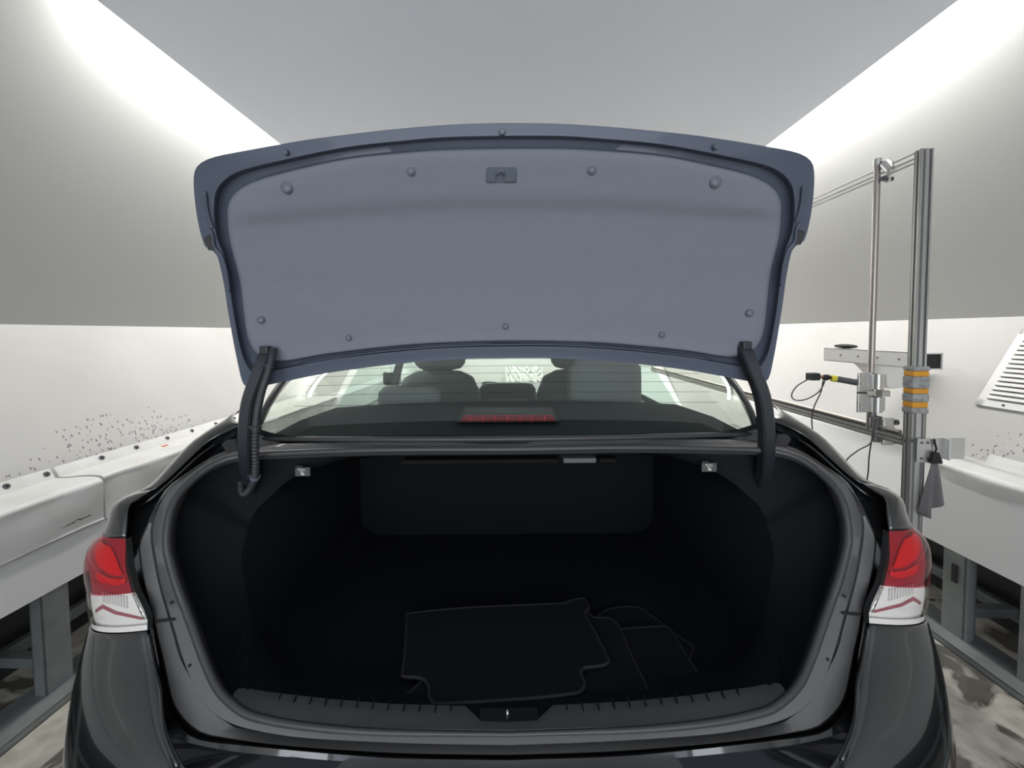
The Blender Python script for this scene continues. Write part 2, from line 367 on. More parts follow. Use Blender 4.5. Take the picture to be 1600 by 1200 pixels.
# the tiny dark print near the cover's end
b = MB()
for i in range(22):
    if i in (9, 10, 11, 12): continue
    s = 1.475+i*0.0052; b.box((-1.8265, s, 0.640+0.0002*i), (-1.8235, s+0.0036, 0.6455+0.001*(i % 3)))
for i in range(8):
    a = PI*i/7; b.box((-1.8265, 1.520+i*0.0034, 0.642+0.007*math.sin(a)), (-1.8235, 1.520+i*0.0034+0.0036, 0.645+0.007*math.sin(a)))
b.build('print', M_black, tA)
tB, _ = padded_cover(-1, -2.045, -1.835, 0.788, 0.783, 0.600, 1.655, 3.9, 7.0, '', fold=0.014)
snaps(tB, -2.054, 0.806, [1.847, 2.023, 2.209, 2.382, 2.576, 2.75, 2.93], -1)
tag(tB, 'wrinkled far white vinyl cover on the left ledge, just beyond the printed one', 'cover', 'padded covers on the ledges')
MB().box((-1.99, 2.10, 0.788), (-1.975, 2.13, 0.792)).build('tape_scrap', mat('orange_scrap', (0.75, 0.25, 0.15), 0.6), tB)
tC, _ = padded_cover(1, 2.245, 1.982, 0.772, 0.750, 0.580, -0.2, 1.975, 12.0, '')
snaps(tC, 2.25, 0.768, [0.3, 0.8, 1.3, 2.0-0.18], 1)
tag(tC, 'white padded vinyl cover on the right ledge, below the louvred vent', 'cover', 'padded covers on the ledges')

# ---- louvred vent on the right wall
def RW(s, z, off=0.0):                           # a point on the right wall's face
    k = (z-0.70)/0.76; return Vector((2.23+0.42*k-off*0.875, s, z+off*0.48*0))
v = empty('wall_vent', tunnel=True); tag(v, 'white louvred metal vent set in the right wall', 'vent')
va, vb, vz0, vz1 = 1.05, 2.16, 1.00, 1.40
for (a0, a1, c0, c1) in ((va, vb, vz0, vz0+0.035), (va, vb, vz1-0.035, vz1), (va, va+0.04, vz0, vz1), (vb-0.04, vb, vz0, vz1)):
    MB().prism([RW(a0, c0), RW(a1, c0), RW(a1, c1), RW(a0, c1)], (-0.014, 0, 0)).build('frame', M_white, v, bevel=0.003)
MB().prism([RW(va, vz0, 0.001), RW(vb, vz0, 0.001), RW(vb, vz1, 0.001), RW(va, vz1, 0.001)], (-0.003, 0, 0)).build('backing', mat('vent_dark', (0.30, 0.30, 0.28), 0.7), v)
for i in range(15):
    z = vz0+0.04+i*0.0225
    p = RW(0, z); MB().prism([(p.x-0.022, va+0.04, z+0.001), (p.x-0.004, va+0.04, z+0.014), (p.x-0.004, va+0.04, z+0.017), (p.x-0.022, va+0.04, z+0.004)], (0, vb-va-0.08, 0)).build('slat', M_white, v)
for s in (1.6, 2.04):
    p = RW(s, vz0+0.017); MB().cyl(p+Vector((-0.012, 0, 0)), p+Vector((-0.018, 0, 0)), 0.005).build('screw', M_snap, v)

# ---- aluminium gantry
g = empty('aluminium_gantry', tunnel=True); tag(g, 'aluminium profile post with rails and a hanging rod carrying a camera, right of car', 'gantry')
def profile_bar(a0, a1, axis, wu, wv, name='post', parent=None, slots=2):
    """slotted aluminium extrusion between a0 and a1; axis 'z' or 's'; wu across, wv other"""
    b = MB(); n = slots
    def rect(x0, x1, y0, y1):
        if axis == 'z': b.box((a0[0]+x0, a0[1]+y0, a0[2]), (a0[0]+x1, a0[1]+y1, a1[2]))
        else: b.box((a0[0]+x0, a0[1], a0[2]+y0), (a0[0]+x1, a1[1], a0[2]+y1))
    sw = 0.010; dp = 0.006
    rect(-wu/2+dp, wu/2-dp, -wv/2+dp, wv/2-dp); b.build('slot_core', M_aludark, parent); b = MB()  # darker core puts the shade of the slots into the colour
    nu = max(1, round(wu/0.028)); nv = max(1, round(wv/0.035))
    def segs(wd, k):
        cs = [-wd/2+wd*(i+0.5)/k for i in range(k)]; e = [-wd/2]
        for c in cs: e += [c-sw/2, c+sw/2]
        e.append(wd/2); return [(e[i], e[i+1]) for i in range(0, len(e), 2)]
    for (x0, x1) in segs(wu, nu):
        rect(x0, x1, -wv/2, -wv/2+dp+0.001); rect(x0, x1, wv/2-dp-0.001, wv/2)
    for (y0, y1) in segs(wv, nv):
        rect(-wu/2, -wu/2+dp+0.001, y0, y1); rect(wu/2-dp-0.001, wu/2, y0, y1)
    return b.build(name, M_alu, parent)
PL, PS = 1.655, 1.715
profile_bar((PL, PS, 0.0), (PL, PS, 1.06), 'z', 0.060, 0.035, 'post', g)
profile_bar((PL, PS, 1.06), (PL, PS, 2.13), 'z', 0.048, 0.03, 'post', g)
MB().box((PL-0.06, PS-0.06, 0.0), (PL+0.06, PS+0.06, 0.008)).build('foot_plate', M_alu, g)
for zz in (2.127, 2.104, 2.086): MB().cyl((1.64, PS+0.01, zz), (1.64, 5.0, zz), 0.0045, n=12).build('upper_rail', M_alu, g, smooth=30)
profile_bar((1.64, PS+0.02, 0.925), (1.64, 5.0, 0.925), 's', 0.03, 0.04, 'lower_rail', g)
MB().cyl((1.64, 1.76, 0.955), (1.64, 5.0, 0.955), 0.009).build('guide_rod', M_steelrod, g)
RS = 1.905; RL = 1.635
MB().cyl((RL, RS, 0.93), (RL, RS, 2.17), 0.0125, n=24).build('hanging_rod', M_steelrod, g, smooth=True)
MB().cyl((RL, RS, 2.145), (RL, RS, 2.175), 0.015, n=20).build('rod_cap', M_alu, g, smooth=30)
for z0, z1 in ((2.06, 2.165),):
    MB().box((RL+0.02, RS-0.035, z0), (RL+0.032, RS-0.015, z1)).build('carriage_plate', M_white, g, bevel=0.003)
    for zz in (z0+0.015, z1-0.02):
        MB().cyl((RL-0.005, RS-0.025, zz), (RL+0.045, RS-0.025, zz), 0.010).build('roller', M_snap, g, smooth=30)
MB().cyl((1.64, 1.84, 2.10), (1.64, 1.87, 2.14), 0.02).build('end_stop', M_alu, g, smooth=30)
MB().box((RL-0.004, RS-0.075, 0.875), (RL+0.05, RS-0.06, 1.0)).build('lower_carriage', M_alu, g, bevel=0.008)
MB().box((RL-0.01, RS-0.045, 0.88), (RL+0.022, RS-0.02, 1.0)).build('carriage_plate', M_aludark, g, bevel=0.004)
for zz in (0.895, 0.98):
    MB().cyl((RL+0.045, RS-0.068, zz), (RL+0.062, RS-0.068, zz), 0.013).build('roller', M_snap, g, smooth=30)
# clamp blocks on the rod
MB().box((RL-0.072, RS-0.022, 1.015), (RL-0.018, RS-0.010, 1.20)).build('clamp_plate', M_alu, g, bevel=0.002)
for (z0, z1, x0, x1) in ((1.125, 1.195, -0.028, 0.045), (1.020, 1.09, -0.03, 0.042)):
    b = MB().box((RL+x0, RS-0.04, z0), (RL+x1-0.02, RS+0.02, z1)); b.box((RL+x1-0.022, RS-0.03, z0+0.004), (RL+x1, RS+0.01, z1-0.004)); b.cyl((RL, RS-0.035, z0), (RL, RS-0.035, z1), 0.022)
    b.build('clamp_block', M_alu, g, smooth=30, bevel=0.001)
MB().box((RL-0.05, RS-0.045, 1.10), (RL-0.014, RS-0.01, 1.118)).build('clamp_wing', M_alu, g, bevel=0.001)
MB().box((RL+0.014, RS-0.045, 1.092), (RL+0.05, RS-0.01, 1.12)).build('clamp_wing', M_alu, g, bevel=0.001)
MB().cyl((RL-0.085, RS-0.03, 1.108), (RL-0.045, RS-0.03, 1.108), 0.004).build('clamp_screw', M_snap, g)
for zz in (1.04, 1.06, 1.15, 1.185):
    MB().cyl((RL-0.062, RS-0.024, zz), (RL-0.062, RS-0.028, zz), 0.005).build('bolt', M_chrome, g)
MB().cyl((RL, RS-0.01, 0.99), (RL, RS-0.01, 1.02), 0.017).build('rod_collar', M_aludark, g, smooth=30)
# boom with its little camera
MB().cyl((RL-0.055, RS, 1.150), (RL-0.135, RS+0.03, 1.166), 0.0145, n=20).build('boom_tube', mat('boom_grey', (0.07, 0.07, 0.075), 0.5), g, smooth=30)
MB().cyl((RL-0.133, RS+0.030, 1.1655), (RL-0.153, RS+0.037, 1.169), 0.0155, n=20).build('tape_band', M_yellow, g, smooth=30)
MB().ball((RL-0.172, RS+0.042, 1.172), (0.022, 0.015, 0.0145)).build('joint', M_black, g, smooth='all')
MB().cyl((RL-0.185, RS+0.042, 1.174), (RL-0.215, RS+0.045, 1.176), 0.008).build('copper_sleeve', mat('copper', (0.45, 0.22, 0.14), 0.4, 0.5), g, smooth=30)
MB().box((RL-0.25, RS+0.03, 1.158), (RL-0.205, RS+0.07, 1.193)).build('inspection_camera', M_bplastic, g, bevel=0.004)
def cable(pts, r=0.0028): return MB().tube(spline([tuple(p) for p in pts], 8), r, 8).build('cable', M_cable, g, smooth='all')
C0 = Vector((RL, RS, 0))
cable([C0+Vector(p) for p in ((-0.25, 0.05, 1.162), (-0.30, 0.05, 1.13), (-0.325, 0.05, 1.09), (-0.315, 0.05, 1.065), (-0.28, 0.05, 1.06), (-0.235, 0.05, 1.075), (-0.195, 0.045, 1.11), (-0.175, 0.042, 1.16))])
cable([C0+Vector(p) for p in ((-0.185, 0.042, 1.16), (-0.195, 0.042, 1.10), (-0.222, 0.045, 1.03), (-0.228, 0.05, 0.96), (-0.21, 0.06, 0.88), (-0.19, 0.07, 0.80), (-0.18, 0.1, 0.5), (-0.15, 0.12, 0.01))])
cable([C0+Vector(p) for p in ((-0.0, -0.04, 1.0), (-0.025, -0.05, 0.94), (-0.035, -0.05, 0.88), (-0.085, -0.04, 0.84), (-0.125, -0.03, 0.79), (-0.12, -0.03, 0.73), (-0.10, -0.03, 0.55), (-0.1, 0.0, 0.01))])
cable([C0+Vector(p) for p in ((-0.005, -0.04, 1.0), (-0.03, -0.05, 0.90), (-0.04, -0.05, 0.82), (-0.042, -0.05, 0.75), (-0.05, -0.05, 0.66), (-0.05, -0.04, 0.4), (-0.06, 0, 0.01))])
# wraps on the post
for (z0, z1, m_, nm) in ((1.225, 1.245, M_greyfoam, 'foam_wrap'), (1.202, 1.226, M_orange, 'tape_band'), (1.152, 1.203, M_greyfoam, 'foam_wrap'), (1.130, 1.152, M_orange, 'tape_band'), (1.096, 1.131, M_greyfoam, 'foam_wrap'), (1.072, 1.097, M_orange, 'tape_band'), (1.048, 1.073, M_greyfoam, 'foam_wrap')):
    e = 0.009 if m_ is M_greyfoam else 0.0075
    MB().box((PL-0.025-e, PS-0.016-e, z0), (PL+0.025+e, PS+0.016+e, z1)).build(nm, m_, g, bevel=0.006)
# mounting plates at ledge height
b = MB().box((PL-0.012, PS-0.028, 0.845), (PL+0.052, PS-0.022, 0.945)); b.build('mounting_plate', M_alu, g, bevel=0.001)
for dx in (0.005, 0.028):
    for zz in (0.862, 0.928): MB().cyl((PL+dx, PS-0.028, zz), (PL+dx, PS-0.031, zz), 0.0045).build('bolt', M_snap, g)
b = MB().box((PL+0.04, PS+0.02, 0.845), (PL+0.23, PS+0.026, 0.935)); b.build('side_plate', M_alu, g, bevel=0.001)
MB().box((PL+0.145, PS-0.0, 0.845), (PL+0.152, PS+0.02, 0.935)).build('plate_rib', M_white, g)
MB().box((PL-0.06, PS-0.03, 0.93), (PL-0.02, PS-0.02, 0.94)).build('cable_tie', M_snap, g)
# clip and cloth
c = empty('hanging_clip', tunnel=True); tag(c, 'black spring clip gripping the cloth beside the aluminium post', 'clip')
CXL = PL+0.052; CYS = PS-0.034
MB().box((CXL-0.022, CYS-0.012, 0.845), (CXL+0.022, CYS+0.008, 0.858)).build('jaw', M_black, c, bevel=0.002)
MB().prism([(CXL-0.02, CYS-0.012, 0.858), (CXL+0.02, CYS-0.012, 0.858), (CXL+0.008, CYS-0.012, 0.892), (CXL-0.012, CYS-0.012, 0.892)], (0, 0.016, 0)).build('body', M_black, c, bevel=0.002)
MB().tube([(CXL, CYS, 0.89), (CXL+0.006, CYS, 0.905), (CXL-0.002, CYS, 0.93), (CXL-0.004, CYS, 0.945)], 0.004, 8).build('wire_loop', M_black, c, smooth=30)
rows = []
for i in range(15):
    z = 0.845 - 0.19*i/14; wd = 0.010 + 0.030*(i/14)**0.8
    rows.append([(CXL-0.003 + wd*u - 0.008*i/14, CYS-0.004 + 0.016*math.sin(u*5+0.6)*(i/14), z - (0.03*(1-abs(u+0.3)) if i == 14 else 0)*1 + 0.02*u*(i/14)) for u in [k/8-1 for k in range(17)]])
tag(MB().grid(rows).build('cloth', M_cloth, tunnel=True, smooth='all', solid=0.003), 'grey cloth hanging from the black clip beside the aluminium post', 'cloth')

# ---- square tube on the wall
b_ = empty('square_beam', tunnel=True); tag(b_, 'white square metal tube with an open end, held off the right wall', 'beam')
o = MB()
x0, x1, z0, z1, y0, y1, th = 2.04, 2.125, 1.193, 1.278, 2.07, 2.74, 0.006
for q in (((x0, y0, z0), (x1, y1, z0+th)), ((x0, y0, z1-th), (x1, y1, z1)), ((x0, y0, z0), (x0+th, y1, z1)), ((x1-th, y0, z0), (x1, y1, z1))): o.box(*q)
o.box((x0+th, y0+0.012, z0+th), (x1-th, y0+0.016, z1-th))
o.build('tube', M_white, b_)
MB().box((x0+th, y0+0.006, z0+th), (x1-th, y0+0.011, z1-th)).build('dark_hole', M_black, b_)  # black sheet stands in for the shade inside the open tube
MB().prism([(2.07, 2.45, 1.193), (2.12, 2.45, 1.20), (2.44, 2.45, 1.20), (2.42, 2.45, 1.06), (2.22, 2.45, 1.04)], (0, 0.09, 0)).build('wall_bracket', M_white, b_, bevel=0.003)
MB().cyl((2.36, 2.43, 1.12), (2.36, 2.45, 1.12), 0.010).build('bracket_bolt', M_snap, b_)
for s in (2.21, 2.34, 2.47, 2.60):
    MB().cyl((x0-0.0015, s, 1.237), (x0+0.001, s, 1.237), 0.006, n=10).build('bolt_hole', M_mark, b_)
rows = [[(2.085+0.035*math.cos(2*PI*j/20)*math.sin(PI*i/8)*(1+0.1*math.sin(3*j)), 2.62+0.085*math.cos(PI*i/8), 1.293+0.014*math.sin(PI*i/8)*math.sin(2*PI*j/20)) for j in range(20)] for i in range(9)]
tag(MB().grid(rows, True).build('black_pouch', M_black, tunnel=True, smooth='all'), 'black cloth pouch lying on the far end of the square white tube', 'pouch')
# crumpled white sheet on the far wall, seen through the windscreen
rows = []
for i in range(7):
    rows.append([(-0.3+u*0.75, 7.9+0.04*noise.noise(Vector((u*20, i, 1))), 0.72-0.05*i+0.03*noise.noise(Vector((u*8, i*.5, 4)))) for u in [k/24 for k in range(25)]])
tag(MB().grid(rows).build('plastic_sheet', M_pvc, tunnel=True, smooth=False, solid=0.004), 'crumpled white sheet seen through the windscreen beyond the dashboard', 'sheet')
# ================================================================== THE CAR
car = empty('car'); tag(car, 'black sedan parked in the booth with its boot lid open', 'car')
N = 128
OC = (793.4, 900.0)
Q = [(790,680,1.02),(600,681,1.02),(440,680,1.01),(384,662,1.0),(330,687,.985),(290,723,.93),(255,755,.885),(218,778,.852),(203,790,.835),(199,812,.815),(197,841,.80),(199,865,.79),(201,885,.78),(206,905,.77),(212,926,.765),(222,947,.755),(230,967,.75),(230,984,.745),(231,992,.74),(235,1015,.73),(242,1050,.71),(249,1077,.69),(252,1112,.67),(258,1153,.645),(278,1198,.62),(320,1240,.60),(400,1275,.585),(600,1292,.575),(790,1297,.57)]
R05 = [(790,682,1.02),(600,683,1.02),(440,682,1.01),(388,667,1.02),(334,690,1.01),(294,727,.95),(259,760,.905),(222,784,.875),(207,796,.86),(203,815,.845),(201,843,.83),(203,865,.82),(206,886,.81),(211,906,.80),(218,928,.79),(228,948,.78),(237,968,.775),(238,985,.77),(239,994,.765),(242,1015,.755),(249,1050,.735),(256,1078,.715),(259,1112,.70),(268,1148,.675),(300,1162,.665),(380,1176,.66),(530,1189,.655),(680,1197,.65),(790,1199.5,.648)]
R1 = [(790,683,1.015),(600,684,1.015),(440,684,1.01),(392,673,1.01),(340,695,1.0),(299,731,.945),(264,764,.90),(228,787,.87),(211,800,.855),(206,818,.84),(204,845,.828),(207,868,.818),(209,888,.81),(214,908,.80),(222,930,.79),(232,950,.78),(240,970,.775),(240,986,.77),(241,996,.765),(245,1017,.755),(252,1052,.735),(258,1079,.715),(264,1108,.70),(278,1132,.684),(309,1156,.670),(380,1165,.665),(450,1172,.662),(530,1179,.66),(630,1185.5,.658),(790,1188,.655)]
R1b = [(x, y-2.5 if y > 1150 else y, Y+.006) for x, y, Y in R1]
F1 = [(790,690,.985),(600,691,.985),(450,693,.985),(388,697,.98),(345,708,.955),(305,732,.91),(270,758,.87),(246,790,.845),(230,825,.825),(219.5,850,.815),(221,875,.805),(224,897,.795),(230,925,.785),(237.5,952,.775),(243,972,.768),(248,998,.755),(255,1025,.742),(262,1058,.72),(269.6,1092,.703),(284,1118,.690),(313,1143,.675),(342,1150,.670),(400,1159,.667),(480,1167,.664),(640,1176,.660),(790,1178.5,.659)]
F1d = [(x-(3 if x < 350 else 0), y+(3 if y > 1100 else 0), Y+.022) for x, y, Y in F1]
FM = [(790,694,.975),(600,695,.975),(450,697,.975),(382,702,.965),(340,714,.94),(298,739,.90),(264,764,.865),(246,800,.84),(240,830,.822),(241,850,.812),(246,880,.80),(252,910,.79),(263,950,.775),(275,990,.755),(285,1025,.737),(300,1065,.715),(320,1100,.697),(350,1125,.685),(395,1140,.677),(480,1153,.67),(640,1161,.665),(790,1164,.663)]
FMd = [(x, y+1.0, Y+.012) if y > 1130 else (x-1.5, y+.5, Y+.006) for x, y, Y in FM]
FMe = [(x+2.2*(790-x)/790, y+(9 if y > 1130 else 2), Y-.0005+.0025*(y > 1130)) if y > 1060 else (x-5, y, Y+.002) for x, y, Y in FM]
CR = [(790,702,.96),(600,703,.96),(450,708,.955),(374,713,.94),(334,726,.915),(301,750,.885),(275,780,.85),(264,812,.828),(261,850,.81),(266,877,.80),(277,915,.785),(290,950,.772),(307,996,.75),(322,1037,.73),(342,1078,.708),(372,1107,.692),(402,1121,.686),(480,1135,.68),(600,1144,.676),(790,1147,.674)]
CRi = [(x, y+7, Y+.012) if y < 760 else ((x+9, y, Y+.012) if y < 1100 else (x+4, y-7, Y+.006)) for x, y, Y in CR]
CRj = [(x, y+9, Y+.05) if y < 760 else ((x+13, y, Y+.05) if y < 1100 else (x+5, y-8, Y+.02)) for x, y, Y in CR]
def ring3(P, c=OC, n=N): return full([U(*p) for p in polar(P, c, n)])
rQ, r05, r1, r1b, rF1d, rF1, rFMe, rFMd, rFM, rCR, rCRi, rCRj = [ring3(P) for P in (Q, R05, R1, R1b, F1d, F1, FMe, FMd, FM, CR, CRi, CRj)]
# bumper shelf and gap round the opening
MB().grid([rQ, r05, r1, r1b, rF1d], True).build('opening_gap', M_paint, car, smooth=35)
fl = MB().grid([rF1d, rF1, rFMe, rFMd, rFM, rCR, rCRi], True).build('opening_flange', M_inner, car, smooth=38)
MB().tube(rCR, lambda t: 0.0085-0.0045*max(0, math.cos((t-0.5)*2*PI))**1.5, 10, close=True).build('weatherstrip', M_rubber, car, smooth='all')
MB().grid([rCRi, rCRj], True).build('opening_lip', M_inner, car, smooth=35)
for sg in (1, -1):                               # seam and small holes of the flange
    p = [U(242.5, 972, .764), U(272, 968, .763)]
    if sg < 0: p = mir(p)
    MB().tube(p, 0.0022, 6).build('seam', M_black, fl)
    for q in ((267.5, 942, .773), (296, 1040, .728)):
        c_ = U(*q)
        if sg < 0: c_.x *= -1
        MB().ball(c_, 0.0028, 8, 6).build('dark_hole', M_black, fl)
# ---- rear corners: quarter panel, tail light, bumper as strips of one body surface
I_ = [(384,662,1.0),(330,687,.985),(290,723,.93),(255,755,.885),(218,778,.852),(203,790,.835),(199,812,.815),(197,841,.80),(199,865,.79),(201,885,.78),(206,905,.77),(212,926,.765),(222,947,.755),(230,967,.75),(230,984,.745),(231,992,.74),(235,1015,.73),(242,1050,.71),(249,1077,.69),(252,1112,.67),(258,1153,.645),(278,1198,.62),(320,1240,.60)]
O_ = [(384,636,1.12),(318,682,1.06),(280,720,.99),(247,757,.945),(205,773,.90),(187,790,.885),(178,806,.88),(170,820,.87),(150,836,.86),(142,850,.86),(141,880,.86),(146,913,.86),(148,932,.855),(150,948,.85),(154,960,.845),(151,974,.84),(142,990,.83),(130,1018,.82),(119,1058,.82),(112,1105,.81),(107,1150,.80),(104,1195,.80),(104,1260,.80)]
O_ = [(x+(9 if 800 < y < 980 else 0)+(max(0, min(1, (y-980)/215))*30+9 if y >= 980 else 0), y, Y) for x, y, Y in O_]
I3 = [U(*p) for p in I_]; O3 = [U(*p) for p in O_]
for _ in range(4):                               # fair the outer line of the bumper
    O3 = [(O3[i-1]+O3[i]*2+O3[i+1])/4 if 14 < i < len(O3)-1 else O3[i] for i in range(len(O3))]
for _ in range(2):
    I3 = [(I3[i-1]+I3[i]*2+I3[i+1])/4 if 15 < i < len(I3)-1 else I3[i] for i in range(len(I3))]
def cr3(L, i, t):
    a, b, c_, d = L[max(i-1, 0)], L[i], L[i+1], L[min(i+2, len(L)-1)]
    return 0.5*((2*b)+(-a+c_)*t+(2*a-5*b+4*c_-d)*t*t+(-a+3*b-3*c_+d)*t**3)
def cpt(k, s):
    """corner surface: k row (float), s 0..1 round the corner, above 1 along the side"""
    i = min(int(k), len(I3)-2); t = k-i
    a = cr3(I3, i, t); o = cr3(O3, i, t)
    if s <= 1:
        e = 0.9
        q = s*PI/2; x = a.x+(o.x-a.x)*math.sin(q)**e; y = a.y+(o.y-a.y)*(1-math.cos(q)); z = a.z+(o.z-a.z)*s
        return Vector((x, y, z))
    d = s-1
    return Vector((o.x+ (-0.02*min(1, d*3)), o.y+d, o.z+0.00*d))
def corner(k0, k1, smax=1.0, ns=20, nk=4, inset=0.0):
    rows = []; n = int((k1-k0)*nk)
    ss = [i/ns for i in range(ns+1)] + ([1+(smax-1)*i/6 for i in range(1, 7)] if smax > 1 else [])
    for i in range(n+1):
        k = k0+(k1-k0)*i/n; r = []
        for s in ss:
            p = cpt(k, s)
            if inset:
                e = 0.02; du = cpt(k, min(s+e, 2))-cpt(k, max(s-e, 0)); dk = cpt(min(k+e, 21.9), s)-cpt(max(k-e, 0), s)
                nn = du.cross(dk)
                if nn.length > 1e-9:
                    nn.normalize()
                    if nn.y < 0: nn = -nn
                    p = p+nn*inset
            r.append(p)
        rows.append(r)
    return rows
def both(rows, name, m, parent, **k):
    out = []
    for sg in (1, -1):
        rr = rows if sg > 0 else [mir(r) for r in rows]
        out.append(MB().grid(rr).build(name, m, parent if not isinstance(parent, list) else parent[0 if sg > 0 else 1], **k))
    return out
K_L0, K_RC, K_L1 = 7, 11, 14                      # lamp top, red/clear border, lamp bottom rows
both([r[:21] for r in corner(0, 3.4, 1.0)], 'shoulder_panel', M_paint, car, smooth=50, solid=0.003)
both(corner(3.4, K_L0, 1.6), 'quarter_panel', M_paint, car, smooth=50, solid=0.003)
both(corner(K_L1+0.25, 22, 1.55), 'bumper_corner', M_paint, car, smooth=50, solid=0.003)
# lamp: housing, lenses, reflectors
lamps = []
for sg in (1, -1):
    rr = [q_[1:] for q_ in corner(K_L0+0.05, K_L1, 1.5, inset=0.009)]; rr = rr if sg > 0 else [mir(r) for r in rr]
    o = MB().grid(rr).build('tail_light', M_redhouse, car, smooth=50); lamps.append(o)
both([[cpt(K_L0+0.05+(K_L1+0.1-K_L0)*i/20, 0)+Vector((0, d, 0)) for d in (0, .005, .012)] for i in range(21)], 'lamp_side', M_bplastic, lamps, smooth=40)
both(corner(K_L0+0.06, K_RC, 1.2), 'red_lens', M_redlens, lamps, smooth=50)
both(corner(K_RC, K_L1, 1.2), 'clear_lens', M_clear, lamps, smooth=50)
both(corner(K_RC+0.05, K_L1, 1.2, inset=0.007), 'silver_reflector', M_silver, lamps, smooth=50)
both(corner(K_L1-0.5, K_L1+0.06, 1.2, inset=0.001), 'lower_rim', M_silver, lamps, smooth=50)
# shapes laid on the lamp's inner surface
def bvh_of(rows):
    b = MB().grid(rows); return BVHTree.FromPolygons([tuple(v) for v in b.v], b.f)
surf_in = bvh_of(corner(5, 16, 1.3, ns=40, inset=0.006)); surf_out = bvh_of(corner(0, 22, 1.3, ns=40))
def drape(poly, surf, name, m, parents, th=0.003, step=4.0):
    """closed outline (measured directions) filled with a fine grid lying on a surface"""
    xs = [p[0] for p in poly]; ys = [p[1] for p in poly]
    bm = bmesh.new(); vs = [bm.verts.new((p[0], p[1], 0)) for p in poly]; bm.faces.new(vs)
    x = min(xs)
    for axis, lo, hi in (((1,0,0), min(xs), max(xs)), ((0,1,0), min(ys), max(ys))):
        q = lo+step
        while q < hi:
            bmesh.ops.bisect_plane(bm, geom=bm.verts[:]+bm.edges[:]+bm.faces[:], plane_co=(q if axis[0] else 0, q if axis[1] else 0, 0), plane_no=axis); q += step
    bm.verts.ensure_lookup_table(); vv = []
    for v_ in bm.verts:
        d = (RM @ Vector(((v_.co.x-CX)/F, -(v_.co.y-CY)/F, -1))).normalized()
        h = surf.ray_cast(CAM, d); p = h[0]
        if p is None: h = surf.find_nearest(U(v_.co.x, v_.co.y, .82)); p = h[0]
        vv.append(p)
    ff = [[v_.index for v_ in f.verts] for f in bm.faces]
    bm.verts.index_update(); ff = [[v_.index for v_ in f.verts] for f in bm.faces]; bm.free()
    for sg in (1, -1):
        b = MB(); b.add(vv if sg > 0 else mir(vv), ff); b.build(name, m, parents[0 if sg > 0 else 1] if isinstance(parents, list) else parents, smooth=50, solid=th)
drape([(152,842),(158,841),(163,850),(172,853),(180,868),(188,890),(192,897),(186,900),(170,896),(155,885),(148,868),(148,850)], surf_in, 'red_reflector', M_redref, lamps)
drape([(152,893),(170,903),(190,905),(197,903),(195,912),(180,915),(160,911),(150,903)], surf_in, 'red_reflector', M_redref, lamps)
for i in range(9):                               # fine ribs of the clear part
    x = 160+i*4.6; drape([(x,924+i*0.9),(x+1.5,924.3+i*0.9),(x+3.0,941+i*1.2),(x+1.5,940.7+i*1.2)], surf_in, 'reflector_rib', M_white, lamps, th=0.002)
drape([(207,928),(211,927),(229,966),(225,968)], surf_in, 'side_rim', M_chrome, lamps)
drape([(150,952),(160,945),(180,955),(222,965),(222,968),(180,959),(161,950),(151,957)], surf_in, 'inner_rim', M_redhouse, lamps)
# trim lines: bright edges of the bumper corner, marks of folded sheet in the gutter
for sg in (1, -1):
    p = [U(x, y, Y-.001) for x, y, Y in spline(Q[18:25], 4)]
    MB().tube(p if sg > 0 else mir(p), 0.0032, 8).build('bumper_edge', M_paint, car, smooth='all')
    for P_ in ([(337,694,.99),(318,707,.962),(300,722,.935),(272,748,.90),(240,776,.868),(217,792,.86)],):
        p = [U(*q) for q in spline(P_, 5)]
        MB().tube(p if sg > 0 else mir(p), 0.0028, 6).build('gutter_rib', M_paint, car, smooth='all')
# centre bumper face below the shelf, side bodies, wheels
low = [Vector(p) for p in rQ[N*50//64:]+[]]
hb = [p for p in rQ if p.z < 0.78]
hb.sort(key=lambda p: p.x)
rows = [hb, [Vector((p.x*1.01, p.y-0.02, p.z-0.05)) for p in hb], [Vector((p.x*1.03, p.y-0.025, p.z-0.15)) for p in hb], [Vector((p.x*1.03, p.y+0.02, 0.30)) for p in hb]]
MB().grid(rows).build('bumper_centre', M_paint, car, smooth=50)
st = U(418, 1197, .60)
MB().prism([(st.x-0.024, .585, .671), (st.x+0.026, .585, .671), (st.x+0.016, .614, .676), (st.x-0.015, .614, .676)], (0, 0, 0.004)).build('bumper_reflection', M_white, car, bevel=0.002)  # white patch standing in for a bright reflection on the bumper
for sg in (-1, 1):
    rows = []
    for y in [1.35, 1.6, 2.0, 2.6, 3.2, 3.8, 4.3, 4.7]:
        t = (y-1.35)/3.35; xm = 0.905-0.05*max(0, t-0.7)*3; h = 0.98-0.10*t
        rows.append([(sg*(xm-0.11), y, h), (sg*(xm-0.03), y, h-0.03), (sg*xm, y, h-0.15), (sg*(xm+0.005), y, 0.6), (sg*(xm-0.01), y, 0.35), (sg*(xm-0.05), y, 0.22)])
    MB().grid(rows).build('side_panel', M_paint, car, smooth=50, solid=0.004)
    for y in (1.30, 4.0):
        wh = MB()
        pr = [(0.19, 0.0), (0.30, 0.0), (0.322, 0.02), (0.326, 0.06), (0.326, 0.15), (0.322, 0.19), (0.30, 0.21), (0.19, 0.21)]
        wh.grid([[(sg*(0.885-d), y+r*math.cos(2*PI*j/40), 0.326+r*math.sin(2*PI*j/40)) for j in range(40)] for r, d in pr], True)
        t_ = wh.build('tyre', M_tyre, car, smooth=40)
        rim = MB().cyl((sg*0.87, y, .326), (sg*0.86, y, .326), 0.19, n=32)
        rim.build('wheel', M_alu, t_)
